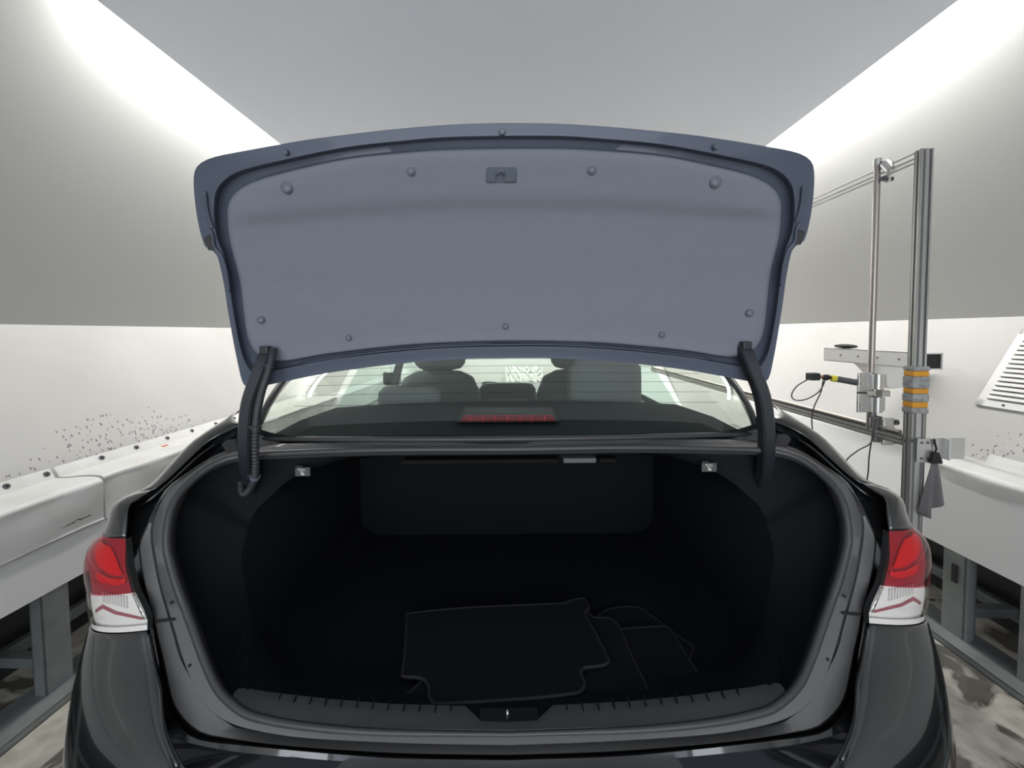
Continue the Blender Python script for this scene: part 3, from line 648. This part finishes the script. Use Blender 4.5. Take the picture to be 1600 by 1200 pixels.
# underbody so light does not come up through the floor
MB().box((-0.80, 0.78, 0.22), (0.80, 4.6, 0.26)).build('underbody', M_black, car)
# front end
rows = []
for t in range(7):
    y = 3.75+t*0.16; z = 0.915-0.025*t-0.02*max(0, t-4)**2
    rows.append([(x*(0.80-0.015*t), y-0.04*abs(x)**2, z-0.05*abs(x)**3) for x in [k/6-1 for k in range(13)]])
MB().grid(rows).build('bonnet', M_paint, car, smooth=50, solid=0.004)
MB().box((-0.78, 4.7, 0.25), (0.78, 4.82, 0.80)).build('front_bumper', M_paint, car, bevel=0.04)
# ---- trunk cavity
cav = [ (rCRj[i]) for i in range(0, len(rCRj))]
n2 = len(cav)
def cavring(Y, half, ztop, zbot):
    out = []
    for i in range(n2):
        a = 2*PI*i/n2
        x = -math.sin(a); z = math.cos(a); q = max(abs(x)**1, abs(z)**1)
        q = (abs(x)**9+abs(z)**9)**(1/9)
        out.append(Vector((x/q*half, Y, (ztop+zbot)/2+z/q*(ztop-zbot)/2)))
    return out
c1 = [p.lerp(q, 0.8) for p, q in zip(cav, cavring(0.95, 0.62, 1.07, 0.604))]
for p in c1: p.y = max(p.y, 0.78+0.28*(p.z-0.62)/0.45)
trim = MB().grid([cav, c1], True).build('trunk_side_trim', M_side, car, smooth=40)
c2 = cavring(1.12, 0.60, 1.06, 0.604); c3 = cavring(1.52, 0.57, 1.06, 0.604)
b = MB().grid([c1, c2, c3], True); k = len(b.v); b.v.append(Vector((0, 1.54, 0.85)))
for i in range(n2): b.f.append((k-n2+i, k-n2+(i+1) % n2, k))
b.build('trunk_lining', M_carpet, car, smooth=40)
MB().box((-0.60, 0.76, 0.605), (0.60, 1.50, 0.617)).build('trunk_floor', M_carpet, car)
# ---- sill plate
top = [(372,1076,.735),(383,1075,.745),(420,1081,.748),(515,1092,.748),(610,1099.5,.748),(724,1103,.748),(748,1126,.716),(790,1126.5,.716)]
bot = [(360,1096,.703),(371,1103,.70),(420,1121,.69),(515,1133,.686),(610,1140,.684),(724,1144,.683),(748,1146,.683),(790,1146.5,.683)]
def half3(P): h = [U(p[0]+math.sin(ROLL)*(CY-p[1])*max(0, (p[0]-640)/150), *p[1:]) for p in P]; h[-1].x = 0; return h + mir(h[-2::-1])
tp = half3(top); bt = half3(bot)
nt_ = [p.lerp(q, 0.42)+Vector((0, 0, 0.004)) for p, q in zip(tp, bt)]
dn = [p+Vector((0, 0.012, -0.09)) for p in tp]
sp = MB().grid([dn, tp, nt_, [p+Vector((0, -0.002, 0.002)) for p in bt], [p+Vector((0, 0, -0.008)) for p in bt]]).build('sill_plate', M_sill, car, smooth=35)
MB().box((-0.5, 0.742, 0.61), (0.5, 0.752, 0.655)).build('sill_back', M_carpet, car)
for sg in (1, -1):
    for i in range(13):
        x = 414+i*24.3
        yt = 1080+13*((x-414)/200 if x < 614 else 1)+ (9*((x-614)/110) if x > 614 else 0)
        if x > 718: continue
        p = [U(x+1, yt+2, .7475), U(x-1, yt+9, .735), U(x-5+i*0.25, yt+17, .7225)]
        for q in p: q.z += 0.0012
        MB().tube(p if sg > 0 else mir(p), 0.0016, 6).build('groove', M_black, sp)
# striker
b = MB().tube([U(792.5, 1124, .713), U(792.5, 1112, .713), U(792.8, 1110, .716), U(792.8, 1110, .73), U(792.8, 1116, .735)], 0.0028, 10)
b.build('striker', M_chrome, car, smooth='all')
MB().box((-0.055, 0.705, 0.655), (0.055, 0.74, 0.672)).build('striker_pocket', M_black, car)
# ---- things under the parcel shelf, seen at the top of the boot
for (x0, x1, y0, y1, m_, nm) in ((628, 872, 718.5, 722.5, M_brown, 'shelf_beam'), (880, 931, 715.5, 722.5, M_sill, 'shelf_bracket'), (936, 963, 716, 722, M_brown, 'shelf_bracket')):
    a = U(x0, y0, 1.0); c_ = U(x1, y1, 1.0)
    MB().box((a.x, 0.995, min(a.z, c_.z)), (c_.x, 1.03, max(a.z, c_.z))).build(nm, m_, car, bevel=0.002)
def text_mesh(s, size, loc, parent, m, depth=0.0004):
    cu = bpy.data.curves.new('lettering', 'FONT'); cu.body = s; cu.size = size; cu.align_x = 'CENTER'; cu.extrude = depth
    to = bpy.data.objects.new('lettering_tmp', cu); COL.objects.link(to)
    dg = bpy.context.evaluated_depsgraph_get(); dg.update()
    me = bpy.data.meshes.new_from_object(to.evaluated_get(dg)); bpy.data.objects.remove(to)
    me.transform(Matrix.Translation(loc) @ Matrix.Rotation(PI/2, 4, 'X')); me.materials.clear(); me.materials.append(m)
    o = bpy.data.objects.new('lettering', me); COL.objects.link(o); o.parent = parent; return o
for px, py in ((472.5, 737.5), (1108.5, 730.5)):
    c_ = U(px, py, .99); hw, hh = 0.0188, 0.0112
    t_ = MB().box((c_.x-hw, .99, c_.z-hh), (c_.x+hw, .996, c_.z+hh)).build('seat_release_tag', M_tag, car, bevel=0.001)
    MB().box((c_.x-hw+0.001, .992, c_.z+hh+0.001), (c_.x-0.001, 1.0, c_.z+hh+0.0035)).build('tag_hook', M_rubber, t_)
    text_mesh('PULL', 0.0085, (c_.x-0.001, .9893, c_.z+0.0035), t_, M_cream)
    b = MB()
    b.prism([(c_.x-0.005, .9893, c_.z+0.0022), (c_.x-0.0025, .9893, c_.z+0.0022), (c_.x-0.001, .9893, c_.z-0.0045), (c_.x+0.005, .9893, c_.z-0.0045), (c_.x+0.005, .9893, c_.z-0.0075), (c_.x-0.0025, .9893, c_.z-0.0075)], (0, 0.0006, 0))
    b.prism([(c_.x+0.0005, .9893, c_.z+0.001), (c_.x+0.004, .9893, c_.z-0.001), (c_.x+0.0005, .9893, c_.z-0.003)], (0, 0.0006, 0))
    b.build('seat_symbol', M_cream, t_)
# ---- rear window: seal, glass, shelf, brake light
def gpt(u, v):                                   # u -1..1 across, v 0..1 up the glass
    K = [(0.0, .655, 1.025, 1.135), (.12, .672, 1.10, 1.20), (.3, .675, 1.21, 1.265), (.6, .645, 1.40, 1.345), (1.0, .59, 1.62, 1.41)]
    for i in range(4):
        if K[i+1][0] >= v: break
    t = (v-K[i][0])/(K[i+1][0]-K[i][0]); h, y, z = [a+(c_-a)*t for a, c_ in zip(K[i][1:], K[i+1][1:])]
    return Vector((u*h, y-0.060*(1-u*u)*(1-v), z+0.02*(1-u*u)*v+0.008*(1-u*u)))
rows = [[gpt(k/12-1, v/10) for k in range(25)] for v in range(11)]
rw = MB().grid(rows).build('rear_window', M_glass, car, smooth='all')
for i in range(2, 15):                           # heater wires
    MB().tube([gpt(k/8-1, i/16)+Vector((0, 0.002, -0.002)) for k in range(1, 16)], 0.0005, 4).build('heater_wire', M_brown, rw)
MB().tube([gpt(k/8-1, 0)+Vector((0, -0.004, -0.003)) for k in range(17)], 0.007, 8).build('window_seal', M_rubber, car, smooth='all')
# cowl between glass and opening
cow = half3([(384,664,1.0),(440,681,1.0),(600,682,1.0),(790,681,1.0)])
cw2 = [gpt((k-3)/3*1.0, 0)+Vector((0, 0.01, -0.02)) for k in range(7)]
MB().grid([cow, cw2]).build('window_cowl', M_bplastic, car)
for sg in (1, -1):                               # quarter gusset with its lighter edge beside the hinge
    pts = [U(345, 694, .97), U(352, 688, .98), U(368, 686, .985), U(372, 704, .96), U(352, 706, .955)]
    MB().prism(pts if sg > 0 else mir(pts), (0, 0.01, 0)).build('hinge_gusset', M_bplastic, car, bevel=0.003)
    # painted pillar beside the glass up to the roof
    rows = []
    for v in range(13):
        p = gpt(-sg, v/12); wd = 0.018+0.05*(v/12)**1.5
        rows.append([p+Vector((0, 0, .004)), p+Vector((-sg*wd*0.6, 0.004, 0.0)), p+Vector((-sg*wd, 0.02, -0.012)), p+Vector((-sg*wd, 0.03, -0.03))])
    MB().grid(rows).build('rear_pillar', M_paint, car, smooth=50, solid=0.004)
    MB().tube([gpt(-sg, v/10)+Vector((0, 0, 0.001)) for v in range(11)], 0.006, 6).build('glass_side_seal', M_rubber, car, smooth='all')
    # added clear pane, lets the bright wall show through, side doors' window band
    P = [(-sg*.672, 1.05, 1.09), (-sg*.672, 1.48, 1.09), (-sg*.665, 1.50, 1.125), (-sg*.655, 1.66, 1.25), (-sg*.615, 1.84, 1.37), (-sg*.60, 1.62, 1.385), (-sg*.65, 1.38, 1.315), (-sg*.678, 1.20, 1.25), (-sg*.675, 1.09, 1.17)]
    MB().prism(P, (-sg*0.004, 0, 0)).build('added_pane', M_clear, car)
    P = [(-sg*.72, 2.42, 0.95), (-sg*.72, 2.52, 0.95), (-sg*.60, 2.52, 1.39), (-sg*.60, 2.44, 1.39)]
    MB().prism(P, (-sg*0.03, 0, 0)).build('centre_pillar', M_dash, car)
    P = [(-sg*.72, 3.60, 0.97), (-sg*.72, 3.72, 0.97), (-sg*.59, 2.98, 1.39), (-sg*.59, 2.90, 1.39)]
    MB().prism(P, (-sg*0.03, 0, 0)).build('front_pillar', M_dash, car)
    MB().box(*[tuple(f(a, c_) for a, c_ in zip((-sg*.70, 1.45, .45), (-sg*.78, 3.7, .97))) for f in (min, max)]).build('door_lining', M_dash, car)
    MB().box(*[tuple(f(a, c_) for a, c_ in zip((-sg*.72, 1.30, .95), (-sg*.84, 3.7, .975))) for f in (min, max)]).build('door_sill', M_bplastic, car)
    for (y0, y1, y2, y3) in ((1.52, 2.42, 2.44, 1.86), (2.53, 3.58, 2.90, 2.53)):
        P = [(-sg*.74, y0, 0.975), (-sg*.74, y1, 0.975), (-sg*.605, y2, 1.38), (-sg*.605, y3, 1.38)]
        MB().prism(P, (-sg*0.004, 0, 0)).build('side_window', M_glass2, car)
    t_ = MB().box(*[tuple(f(a, c_) for a, c_ in zip((-sg*.90, 3.35, .96), (-sg*1.05, 3.43, 1.08))) for f in (min, max)]).build('door_mirror', M_paint, car, bevel=0.025)
    MB().box(*[tuple(f(a, c_) for a, c_ in zip((-sg*.78, 3.38, .965), (-sg*.92, 3.42, .99))) for f in (min, max)]).build('mirror_arm', M_bplastic, t_)
rows = []
for y, z in ((1.60, 1.412), (1.9, 1.435), (2.4, 1.445), (2.98, 1.40)):
    rows.append([(x*0.61, y, z-0.03*x*x) for x in [k/6-1 for k in range(13)]])
MB().grid(rows).build('roof', M_paint, car, smooth=50)
MB().grid([[p+Vector((0, 0, -0.02)) for p in map(Vector, r)] for r in rows]).build('headliner', M_head, car, smooth=50)
MB().grid([[(x*0.60, 2.96, 1.39-0.02*x*x) for x in [k/6-1 for k in range(13)]], [(x*0.72, 3.74-0.12*x*x, 0.925) for x in [k/6-1 for k in range(13)]]]).build('windscreen', M_glass2, car, smooth='all')
rows = []
for y, z in ((1.035, 1.085), (1.06, 1.118), (1.25, 1.128), (1.50, 1.122), (1.56, 1.05), (1.56, 0.6)):
    rows.append([(x*(0.655 if y < 1.3 else 0.645), y-(0.02*(1-x*x) if y < 1.1 else 0)+(0.05*(1-x*x) if y > 1.4 else 0), z+(0.012*(1-x*x) if z > 1.1 and y > 1.1 else 0)) for x in [k/10-1 for k in range(21)]])
MB().grid(rows).build('parcel_shelf', M_shelf, car, smooth=35)
bl0 = [U(711, 661, 1.15), U(720, 646.5, 1.15), U(867, 646.5, 1.15), U(874, 659.5, 1.15)]
o = MB().prism([p for p in bl0], (0, 0.10, 0.0)).build('brake_light', M_bplastic, car, bevel=0.002)
b = MB().prism([U(718, 659.3, 1.148), U(724, 648.5, 1.148), U(864, 648, 1.148), U(869, 658.3, 1.148)], (0, 0.02, 0)).build('brake_lens', M_redl, o, bevel=0.001)
for i in range(7):
    x = 734+i*19.4; MB().prism([U(x, 658.6, 1.1465), U(x, 648.6, 1.1465), U(x+1.6, 648.6, 1.1465), U(x+1.6, 658.6, 1.1465)], (0, 0.002, 0)).build('lens_divider', M_redref, o)
# ---- seats, wheel, dashboard
def cushion(c_, s_, name, m_, parent, n=5.0):
    rows = []
    for i in range(13):
        th = PI*i/12; ct, st_ = math.cos(th), math.sin(th); row = []
        for j in range(28):
            ph = 2*PI*j/28; d = Vector((math.cos(ph)*st_, math.sin(ph)*st_, ct))
            q = (abs(d.x)**n+abs(d.y)**n+abs(d.z)**n)**(1/n)
            row.append((c_[0]+d.x/q*s_[0], c_[1]+d.y/q*s_[1], c_[2]+d.z/q*s_[2]))
        rows.append(row)
    return MB().grid(rows, True).build(name, m_, parent, smooth='all')
for x in (-0.40, 0.43):
    st_ = cushion((x, 2.36, 0.86), (0.25, 0.07, 0.32), 'front_seat', M_seat, car, 4)
    cushion((x, 2.42, 1.275), (0.155, 0.06, 0.10), 'headrest', M_seat, st_, 4)
    for dx in (-0.055, 0.055): MB().cyl((x+dx, 2.42, 1.10), (x+dx, 2.42, 1.20), 0.007).build('headrest_rod', M_snap, st_)
    cushion((x, 2.70, 0.55), (0.25, 0.28, 0.08), 'seat_base', M_seat, st_, 4)
rs = MB().prism([(-0.62, 1.60, 0.6), (-0.62, 1.66, 1.09), (0.62, 1.66, 1.09), (0.62, 1.60, 0.6)], (0, 0.12, 0)).build('rear_seat', M_seat, car, bevel=0.03)
cushion((-0.415, 1.72, 1.10), (0.135, 0.055, 0.075), 'headrest', M_seat, rs, 6)
cushion((0.425, 1.72, 1.165), (0.155, 0.06, 0.125), 'headrest', M_seat, rs, 6)
cushion((0.0, 1.72, 1.07), (0.12, 0.05, 0.035), 'headrest', M_seat, rs, 6)
tw = MB().tube([(-0.42+0.185*math.cos(a), 2.95+0.07*math.sin(a), 0.90+0.175*math.sin(a)) for a in [2*PI*i/40 for i in range(40)]], 0.014, 10, close=True).build('steering_wheel', M_bplastic, car, smooth='all')
cushion((-0.42, 2.96, 0.895), (0.08, 0.03, 0.06), 'horn_pad', M_bplastic, tw, 3)
MB().tube([(-0.26, 2.92, 0.93), (-0.285, 2.925, 0.955)], 0.006, 8).build('wheel_insert', M_chrome, tw)
rows = []
for y, z in ((3.02, 0.60), (3.0, 0.86), (3.06, 0.93), (3.22, 0.93), (3.68, 0.93)):
    rows.append([(x*0.70, y+0.05*x*x*(y < 3.3), z-0.01*x*x) for x in [k/10-1 for k in range(21)]])
ds = MB().grid(rows).build('dashboard', M_dash, car, smooth=40)
cushion((0.01, 2.97, 0.90), (0.215, 0.03, 0.125), 'centre_console', M_dash, ds, 6)
cushion((-0.40, 3.02, 0.93), (0.20, 0.10, 0.085), 'instrument_hood', M_dash, ds, 4)
cushion((-0.14, 3.45, 0.955), (0.07, 0.05, 0.025), 'dash_sensor', M_bplastic, ds, 2.5)
# ================================================================== THE BOOT LID
LC = (788.6, 400.0)
NL = 200
def LY(py):
    K = [(180,.80),(192,.80),(245,.815),(300,.845),(390,.892),(450,.922),(570,.965),(640,.985)]
    for (a, ya), (b, yb) in zip(K, K[1:]):
        if py <= b: return ya+(yb-ya)*(py-a)/(b-a)
    return K[-1][1]
Oe = [(790,192),(700,195),(600,203.5),(500,215.5),(440,225),(380,236),(340,244),(318,252),(306,263),(302.5,280),(304,310),(309,345),(316,374),(323,389),(335,394),(341,405),(349,440),(356,485),(364,530),(372,570),(379,597),(390,606),(426,600),(484,588),(541,578.5),(627,568),(714,561.5),(790,560)]
O2 = [(790,199),(700,202),(600,210),(500,222),(440,231),(380,243),(345,252),(328,260),(317,271),(314,285),(315,310),(319,343),(324,368),(330,383),(342,392),(348,406),(354,440),(361,485),(368,528),(376,568),(383,590),(394,598),(426,594),(484,582),(541,572.5),(627,562),(714,556),(790,554.5)]
Md = [(790,212),(700,214),(637,219),(540,230),(442,250),(378,266),(352,280),(338,298),(334,323),(335,348),(338,368),(343,383),(350,400),(356,428),(360,458),(367,502),(376,546),(386,572),(400,583),(449,575),(512,562.5),(627,549),(714,543),(790,541.5)]
Gi = [(790,228),(700,231),(637,235),(540,246),(442,267),(390,282),(364,297),(352,318),(352,345),(356,375),(362,400),(371,436),(377,480),(383,520),(389,545),(400,562),(425,568),(449,566.5),(512,555),(627,542),(714,536.5),(790,535)]
Te = [(790,232),(700,234),(637,238),(540,248.5),(442,270),(394,285),(368,301),(356,322),(356,350),(359,376),(365,400),(374.5,437),(380,480),(385,518),(392,540),(404,555),(425,563),(449,564),(512,553),(627,540),(714,535),(790,533)]
def lring(P, dy=0.0, c=LC):
    return full([U(x, y, LY(y)+dy) for x, y in polar(P, c, NL)])
def shrink(P, k): return [(LC[0]+(x-LC[0])*k, LC[1]+(y-LC[1])*k) for x, y in P]
lid = MB()
back = [lring(Oe, 0.012), lring(shrink(Oe, .985), 0.035), lring(shrink(Oe, .90), 0.062), lring(shrink(Oe, .6), 0.078), lring(shrink(Oe, .2), 0.082), lring(shrink(Oe, .01), 0.082)]
lid.grid([lring(Oe, 0.0)]+back, True)
lid = lid.build('trunk_lid', M_paint, car, smooth=40)
lf_ = MB().grid([lring(Oe, 0.0), lring(O2, 0.001), lring([(a[0]*.5+b_[0]*.5, a[1]*.5+b_[1]*.5) for a, b_ in zip(polar(O2, LC, NL), polar(Md, LC, NL))], 0.0), lring(Md, 0.0), lring([(a[0]*.65+b_[0]*.35, a[1]*.65+b_[1]*.35) for a, b_ in zip(polar(Md, LC, NL), polar(Gi, LC, NL))], 0.022), lring(Gi, 0.022), lring(Te, 0.018)], True).build('inner_frame', M_inner2, lid, smooth=45)
# felt panel with its shallow step
def crease(px): return 312+0.00016*(px-790)**2
def panel():
    ks = [1.0, .995, .985, .96, .92, .86, .80, .72, .64, .56, .48, .40, .32, .24, .16, .08, .03, .001]
    rows = []
    for i, k in enumerate(ks):
        P = polar(Te, LC, NL); ring = []
        for x, y in P:
            X, Y_ = LC[0]+(x-LC[0])*k, LC[1]+(y-LC[1])*k
            d = [0.014, 0.004, 0.0, -0.002, -0.003][min(i, 4)]
            cr = crease(X); d += 0.012*min(1, max(0, (Y_-cr)/14)) * min(1, max(0, (1-k)/0.10)) - 0.004*min(1, max(0, (Y_-cr-30)/200))
            ring.append(U(X, Y_, LY(Y_)+d))
        rows.append(full(ring))
    return rows
prow = panel()
MB().grid(prow, True).build('trim_panel', M_felt, lid, smooth='all')
pb = MB().grid(prow, True); pbv = BVHTree.FromPolygons([tuple(v_) for v_ in pb.v], pb.f)
def onp(px, py):
    d = (RM @ Vector(((px-CX)/F, -(py-CY)/F, -1))).normalized(); h = pbv.ray_cast(CAM, d)
    return h[0] if h[0] else U(px, py, LY(py))
for x, y, r in ((448,293,.0135),(642,267,.0105),(925,265,.0105),(1118,284,.0135),(408,500,.010),(545,528,.0085),(790,510,.0085),(1034,523,.0085),(1171,489,.010)):
    p = onp(x, y); n_ = Vector((0, -1, -0.25)).normalized()
    k_ = MB().cyl(p-n_*0.002, p+n_*0.003, r, r*0.92, 20); k_.ball(p+n_*0.002, (r*.86, .005, r*.86), 16, 8); k_.build('trim_clip', M_clip, lid, smooth=35)
for x, y, r in ((447,238,.006),(784.5,206,.0065),(1118,229,.006)):
    p = U(x, y, LY(y)-.004); k_ = MB().cyl(p, p+Vector((0, -0.004, -0.001)), r, r*.8, 16).build('rubber_stop', M_inner2, lid, smooth=35)
# latch in its recess
p = onp(783, 273)
a = onp(760, 262); c_ = onp(807, 287)
la = MB().prism([onp(759, 264)+Vector((0,-.001,0)), onp(764, 261)+Vector((0,-.001,0)), onp(803, 261)+Vector((0,-.001,0)), onp(808, 264)+Vector((0,-.001,0)), onp(808, 286)+Vector((0,-.001,0)), onp(760, 286)+Vector((0,-.001,0))], (0, 0.004, 0)).build('latch', M_inner2, lid, bevel=0.001)
for x0, x1 in ((761, 774), (788, 804)):
    MB().prism([onp(x0, 277)+Vector((0,-.010,0)), onp(x1, 277)+Vector((0,-.010,0)), onp(x1, 286)+Vector((0,-.006,0)), onp(x0, 286)+Vector((0,-.006,0))], (0, 0.006, 0)).build('latch_bracket', M_clip, lid, bevel=0.001)
MB().tube([onp(776, 277)+Vector((0,-.012,0)), onp(780, 272)+Vector((0,-.014,0)), onp(784, 270)+Vector((0,-.014,0)), onp(788, 277)+Vector((0,-.012,0))], 0.0025, 8).build('latch_claw', M_clip, lid, smooth='all')
# groove lines along the lid's lower frame
for py, r in ((546.5, 0.0035), (538.5, 0.0022)):
    P_ = [(790,py),(714,py+1.6),(627,py+7.6),(541,py+17.5),(470,py+29)]
    h = [U(x, y, LY(y)+(.006 if r > .003 else .014)) for x, y in spline(P_, 5)]; h[0].x = 0
    MB().tube(h[::-1]+mir(h[1:]), r, 8).build('frame_bead', M_inner2, lid, smooth='all')
# side folds at the lid's shoulders
for sg in (1, -1):
    for P_, r in (([(320,300),(323,325),(328,345),(332,356)], .0035), ([(324,358),(330,362),(333,372),(334,382),(338,390),(347,402),(354,425),(358,455)], .0028)):
        h = [U(x, y, LY(y)-.003) for x, y in spline(P_, 5)]
        MB().tube(h if sg > 0 else mir(h), r, 8).build('shoulder_fold', M_inner2, lid, smooth='all')
    MB().prism([(p_ if sg > 0 else Vector((-p_.x, p_.y, p_.z))) for p_ in (U(316, 372, LY(372)), U(333, 362, LY(362)), U(336, 392, LY(392)), U(324, 391, LY(391)))], (0, 0.02, 0)).build('shoulder_block', M_paint, lid, bevel=0.003)
# hinge arms
for sg in (1, -1):
    P_ = [(415,545,.948),(409,560,.935),(400,585,.925),(390,610,.918),(383,635,.915),(379.5,665,.915),(378.5,700,.92),(380,730,.935),(384,755,.96),(392,775,1.0)]
    pts = [U(*q) for q in spline(P_, 5)]
    if sg < 0: pts = mir(pts)
    ha = MB()
    wx, wy = 0.0285, 0.026; rows = []
    for i, p in enumerate(pts):
        d = (pts[min(i+1, len(pts)-1)]-pts[max(i-1, 0)]).normalized(); u_ = Vector((0, 1, 0)).cross(d).normalized(); v_ = d.cross(u_)
        if v_.y > 0: v_ = -v_
        bvl = .004; hw, hd = wx/2, wy
        prof = [(-hw, hd), (-hw, bvl), (-hw+bvl, 0), (hw-bvl, 0), (hw, bvl), (hw, hd)]
        rows.append([p+u_*a_-v_*b__ for a_, b__ in prof])
    ha.grid(rows, True); ha.f.append(tuple(range(6))); ha.f.append(tuple(len(ha.v)-6+i for i in range(6)))
    arm = ha.build('hinge_arm', M_hinge, lid, smooth=25)
    h = U(371.5, 719, .921)
    if sg < 0: h.x *= -1
    MB().cyl(h, h+Vector((0, -0.006, 0)), 0.0028).build('arm_hole', M_black, arm) if False else MB().ball((h.x+sg*0.004, h.y-0.004, h.z), (.0028, .0015, .0028), 10, 6).build('arm_hole', M_black, arm)
    a = U(407, 541, .945); e = U(421, 553, .945)
    if sg < 0: a.x, e.x = -a.x, -e.x
    MB().box((min(a.x, e.x), .938, e.z), (max(a.x, e.x), .962, a.z)).build('mounting_plate', M_hinge, arm, bevel=0.002)
# wiring conduit on the left arm
P_ = [(427,545,.945),(424,562,.93),(418,585,.92),(409,612,.912),(403,640,.908),(400,668,.908),(399,700,.912),(399.5,730,.92),(398,748,.93),(391,763,.945),(382,771,.955),(377,764,.965),(376,752,.97)]
pts = [U(*q) for q in spline(P_, 24)]
M_ = len(pts)
cz = MB(); 
cz.tube(pts, lambda t: 0.0082 if t < .42 else 0.0078+0.0013*math.sin(PI/2*round(t*(M_-1))), 12)
cz = cz.build('wiring_conduit', M_conduit, lid, smooth='all')
for i, k in ((36, 1), (120, 1), (188, 1)):
    p = pts[i]; d = (pts[i+1]-pts[i-1]).normalized(); MB().cyl(p-d*.004, p+d*.004, .0112, n=14).build('conduit_clamp', M_clip if i == 188 else M_conduit, cz, smooth=30)
    MB().tube([p, p+Vector((-.018, 0.002, .001))], .003, 6).build('clamp_strap', M_conduit, cz)
# ================================================================== FLOOR MATS IN THE BOOT
def floor_mat(P, z, label, seed):
    Q_ = spline(P+[P[0]], 3)[:-1]
    pts = [UZ(x, y, z) for x, y in Q_]
    for p in pts: p.z = z
    root = empty('floor_mat')
    b = MB(); n = len(pts)
    bm = bmesh.new(); vs = [bm.verts.new(p) for p in pts]; f = bm.faces.new(vs)
    bmesh.ops.triangulate(bm, faces=[f]); bm.verts.index_update()
    b.add([v_.co.copy() for v_ in bm.verts], [[v_.index for v_ in f_.verts] for f_ in bm.faces]); bm.free()
    low = [p-Vector((0, 0, .007)) for p in pts]
    k = len(b.v); b.v += pts+low
    for i in range(n): b.f.append((k+i, k+(i+1) % n, k+n+(i+1) % n, k+n+i))
    b.build('carpet', M_mat, root)
    MB().tube([p-Vector((0, 0, .0025)) for p in pts], 0.0042, 6, close=True).build('piping', M_piping, root, smooth='all')
    tag(root, label, 'floor mat', 'floor mats stacked in the boot')
floor_mat([(931,966),(942,956),(958,950),(996,948),(1022,965),(1045,981),(1066,998),(1081,1006),(1083,1013),(1078,1024),(1070,1040),(1078,1076),(1072,1082),(1016,1086),(985,1060),(930,1000)], .6260, 'black carpet floor mat at the bottom of the pile, poking out furthest back', 1)
floor_mat([(974,982),(1037,978),(1046,983),(1052,990),(1094,1058),(1096,1064),(1089,1069),(1013,1073),(960,1070),(920,1050),(915,1000)], .6370, 'black carpet floor mat at the right end of the pile in the boot', 2)
floor_mat([(890,958),(915,955),(928,964),(951,965),(961,971),(968,981),(990,1030),(1012,1076),(1006,1084),(987,1091),(880,1096),(760,1100),(655,1100),(636,1096),(634,1086),(648,1074),(660,1060),(680,1020),(690,975)], .6480, 'black carpet floor mat in the middle of the pile, half covered', 3)
floor_mat([(636,961),(642,957.5),(730,949),(872,942.5),(884,941),(896,937),(907,934.5),(913,936),(920,948),(914,955),(915,962),(926,980),(949,1026),(950,1032),(944,1037.5),(925,1040),(912,1042),(907,1050),(912,1062),(913,1070),(907,1078),(895,1082),(828,1089.5),(730,1096),(684,1098),(675,1094),(671,1084),(670,1070),(664,1061),(654,1057),(632,1055),(629,1050),(633,1020)], .6600, 'large notched black carpet floor mat lying on top of the pile', 4)
# ------------------------------------------------------------------ put each group's origin at its base
bpy.context.view_layer.update()
for o in list(sc.objects):
    if o.type == 'EMPTY' and o.parent is None and o.children:
        vs = []
        for ch in o.children_recursive:
            if ch.type == 'MESH': vs += [ch.matrix_local @ Vector(c_) if ch.parent is o else Vector(c_) for c_ in ch.bound_box]
        lo = Vector([min(v_[i] for v_ in vs) for i in range(3)]); hi = Vector([max(v_[i] for v_ in vs) for i in range(3)])
        base = Vector(((lo.x+hi.x)/2, (lo.y+hi.y)/2, lo.z))
        o.location = o.rotation_euler.to_matrix() @ base
        for ch in o.children: ch.location = ch.location - base
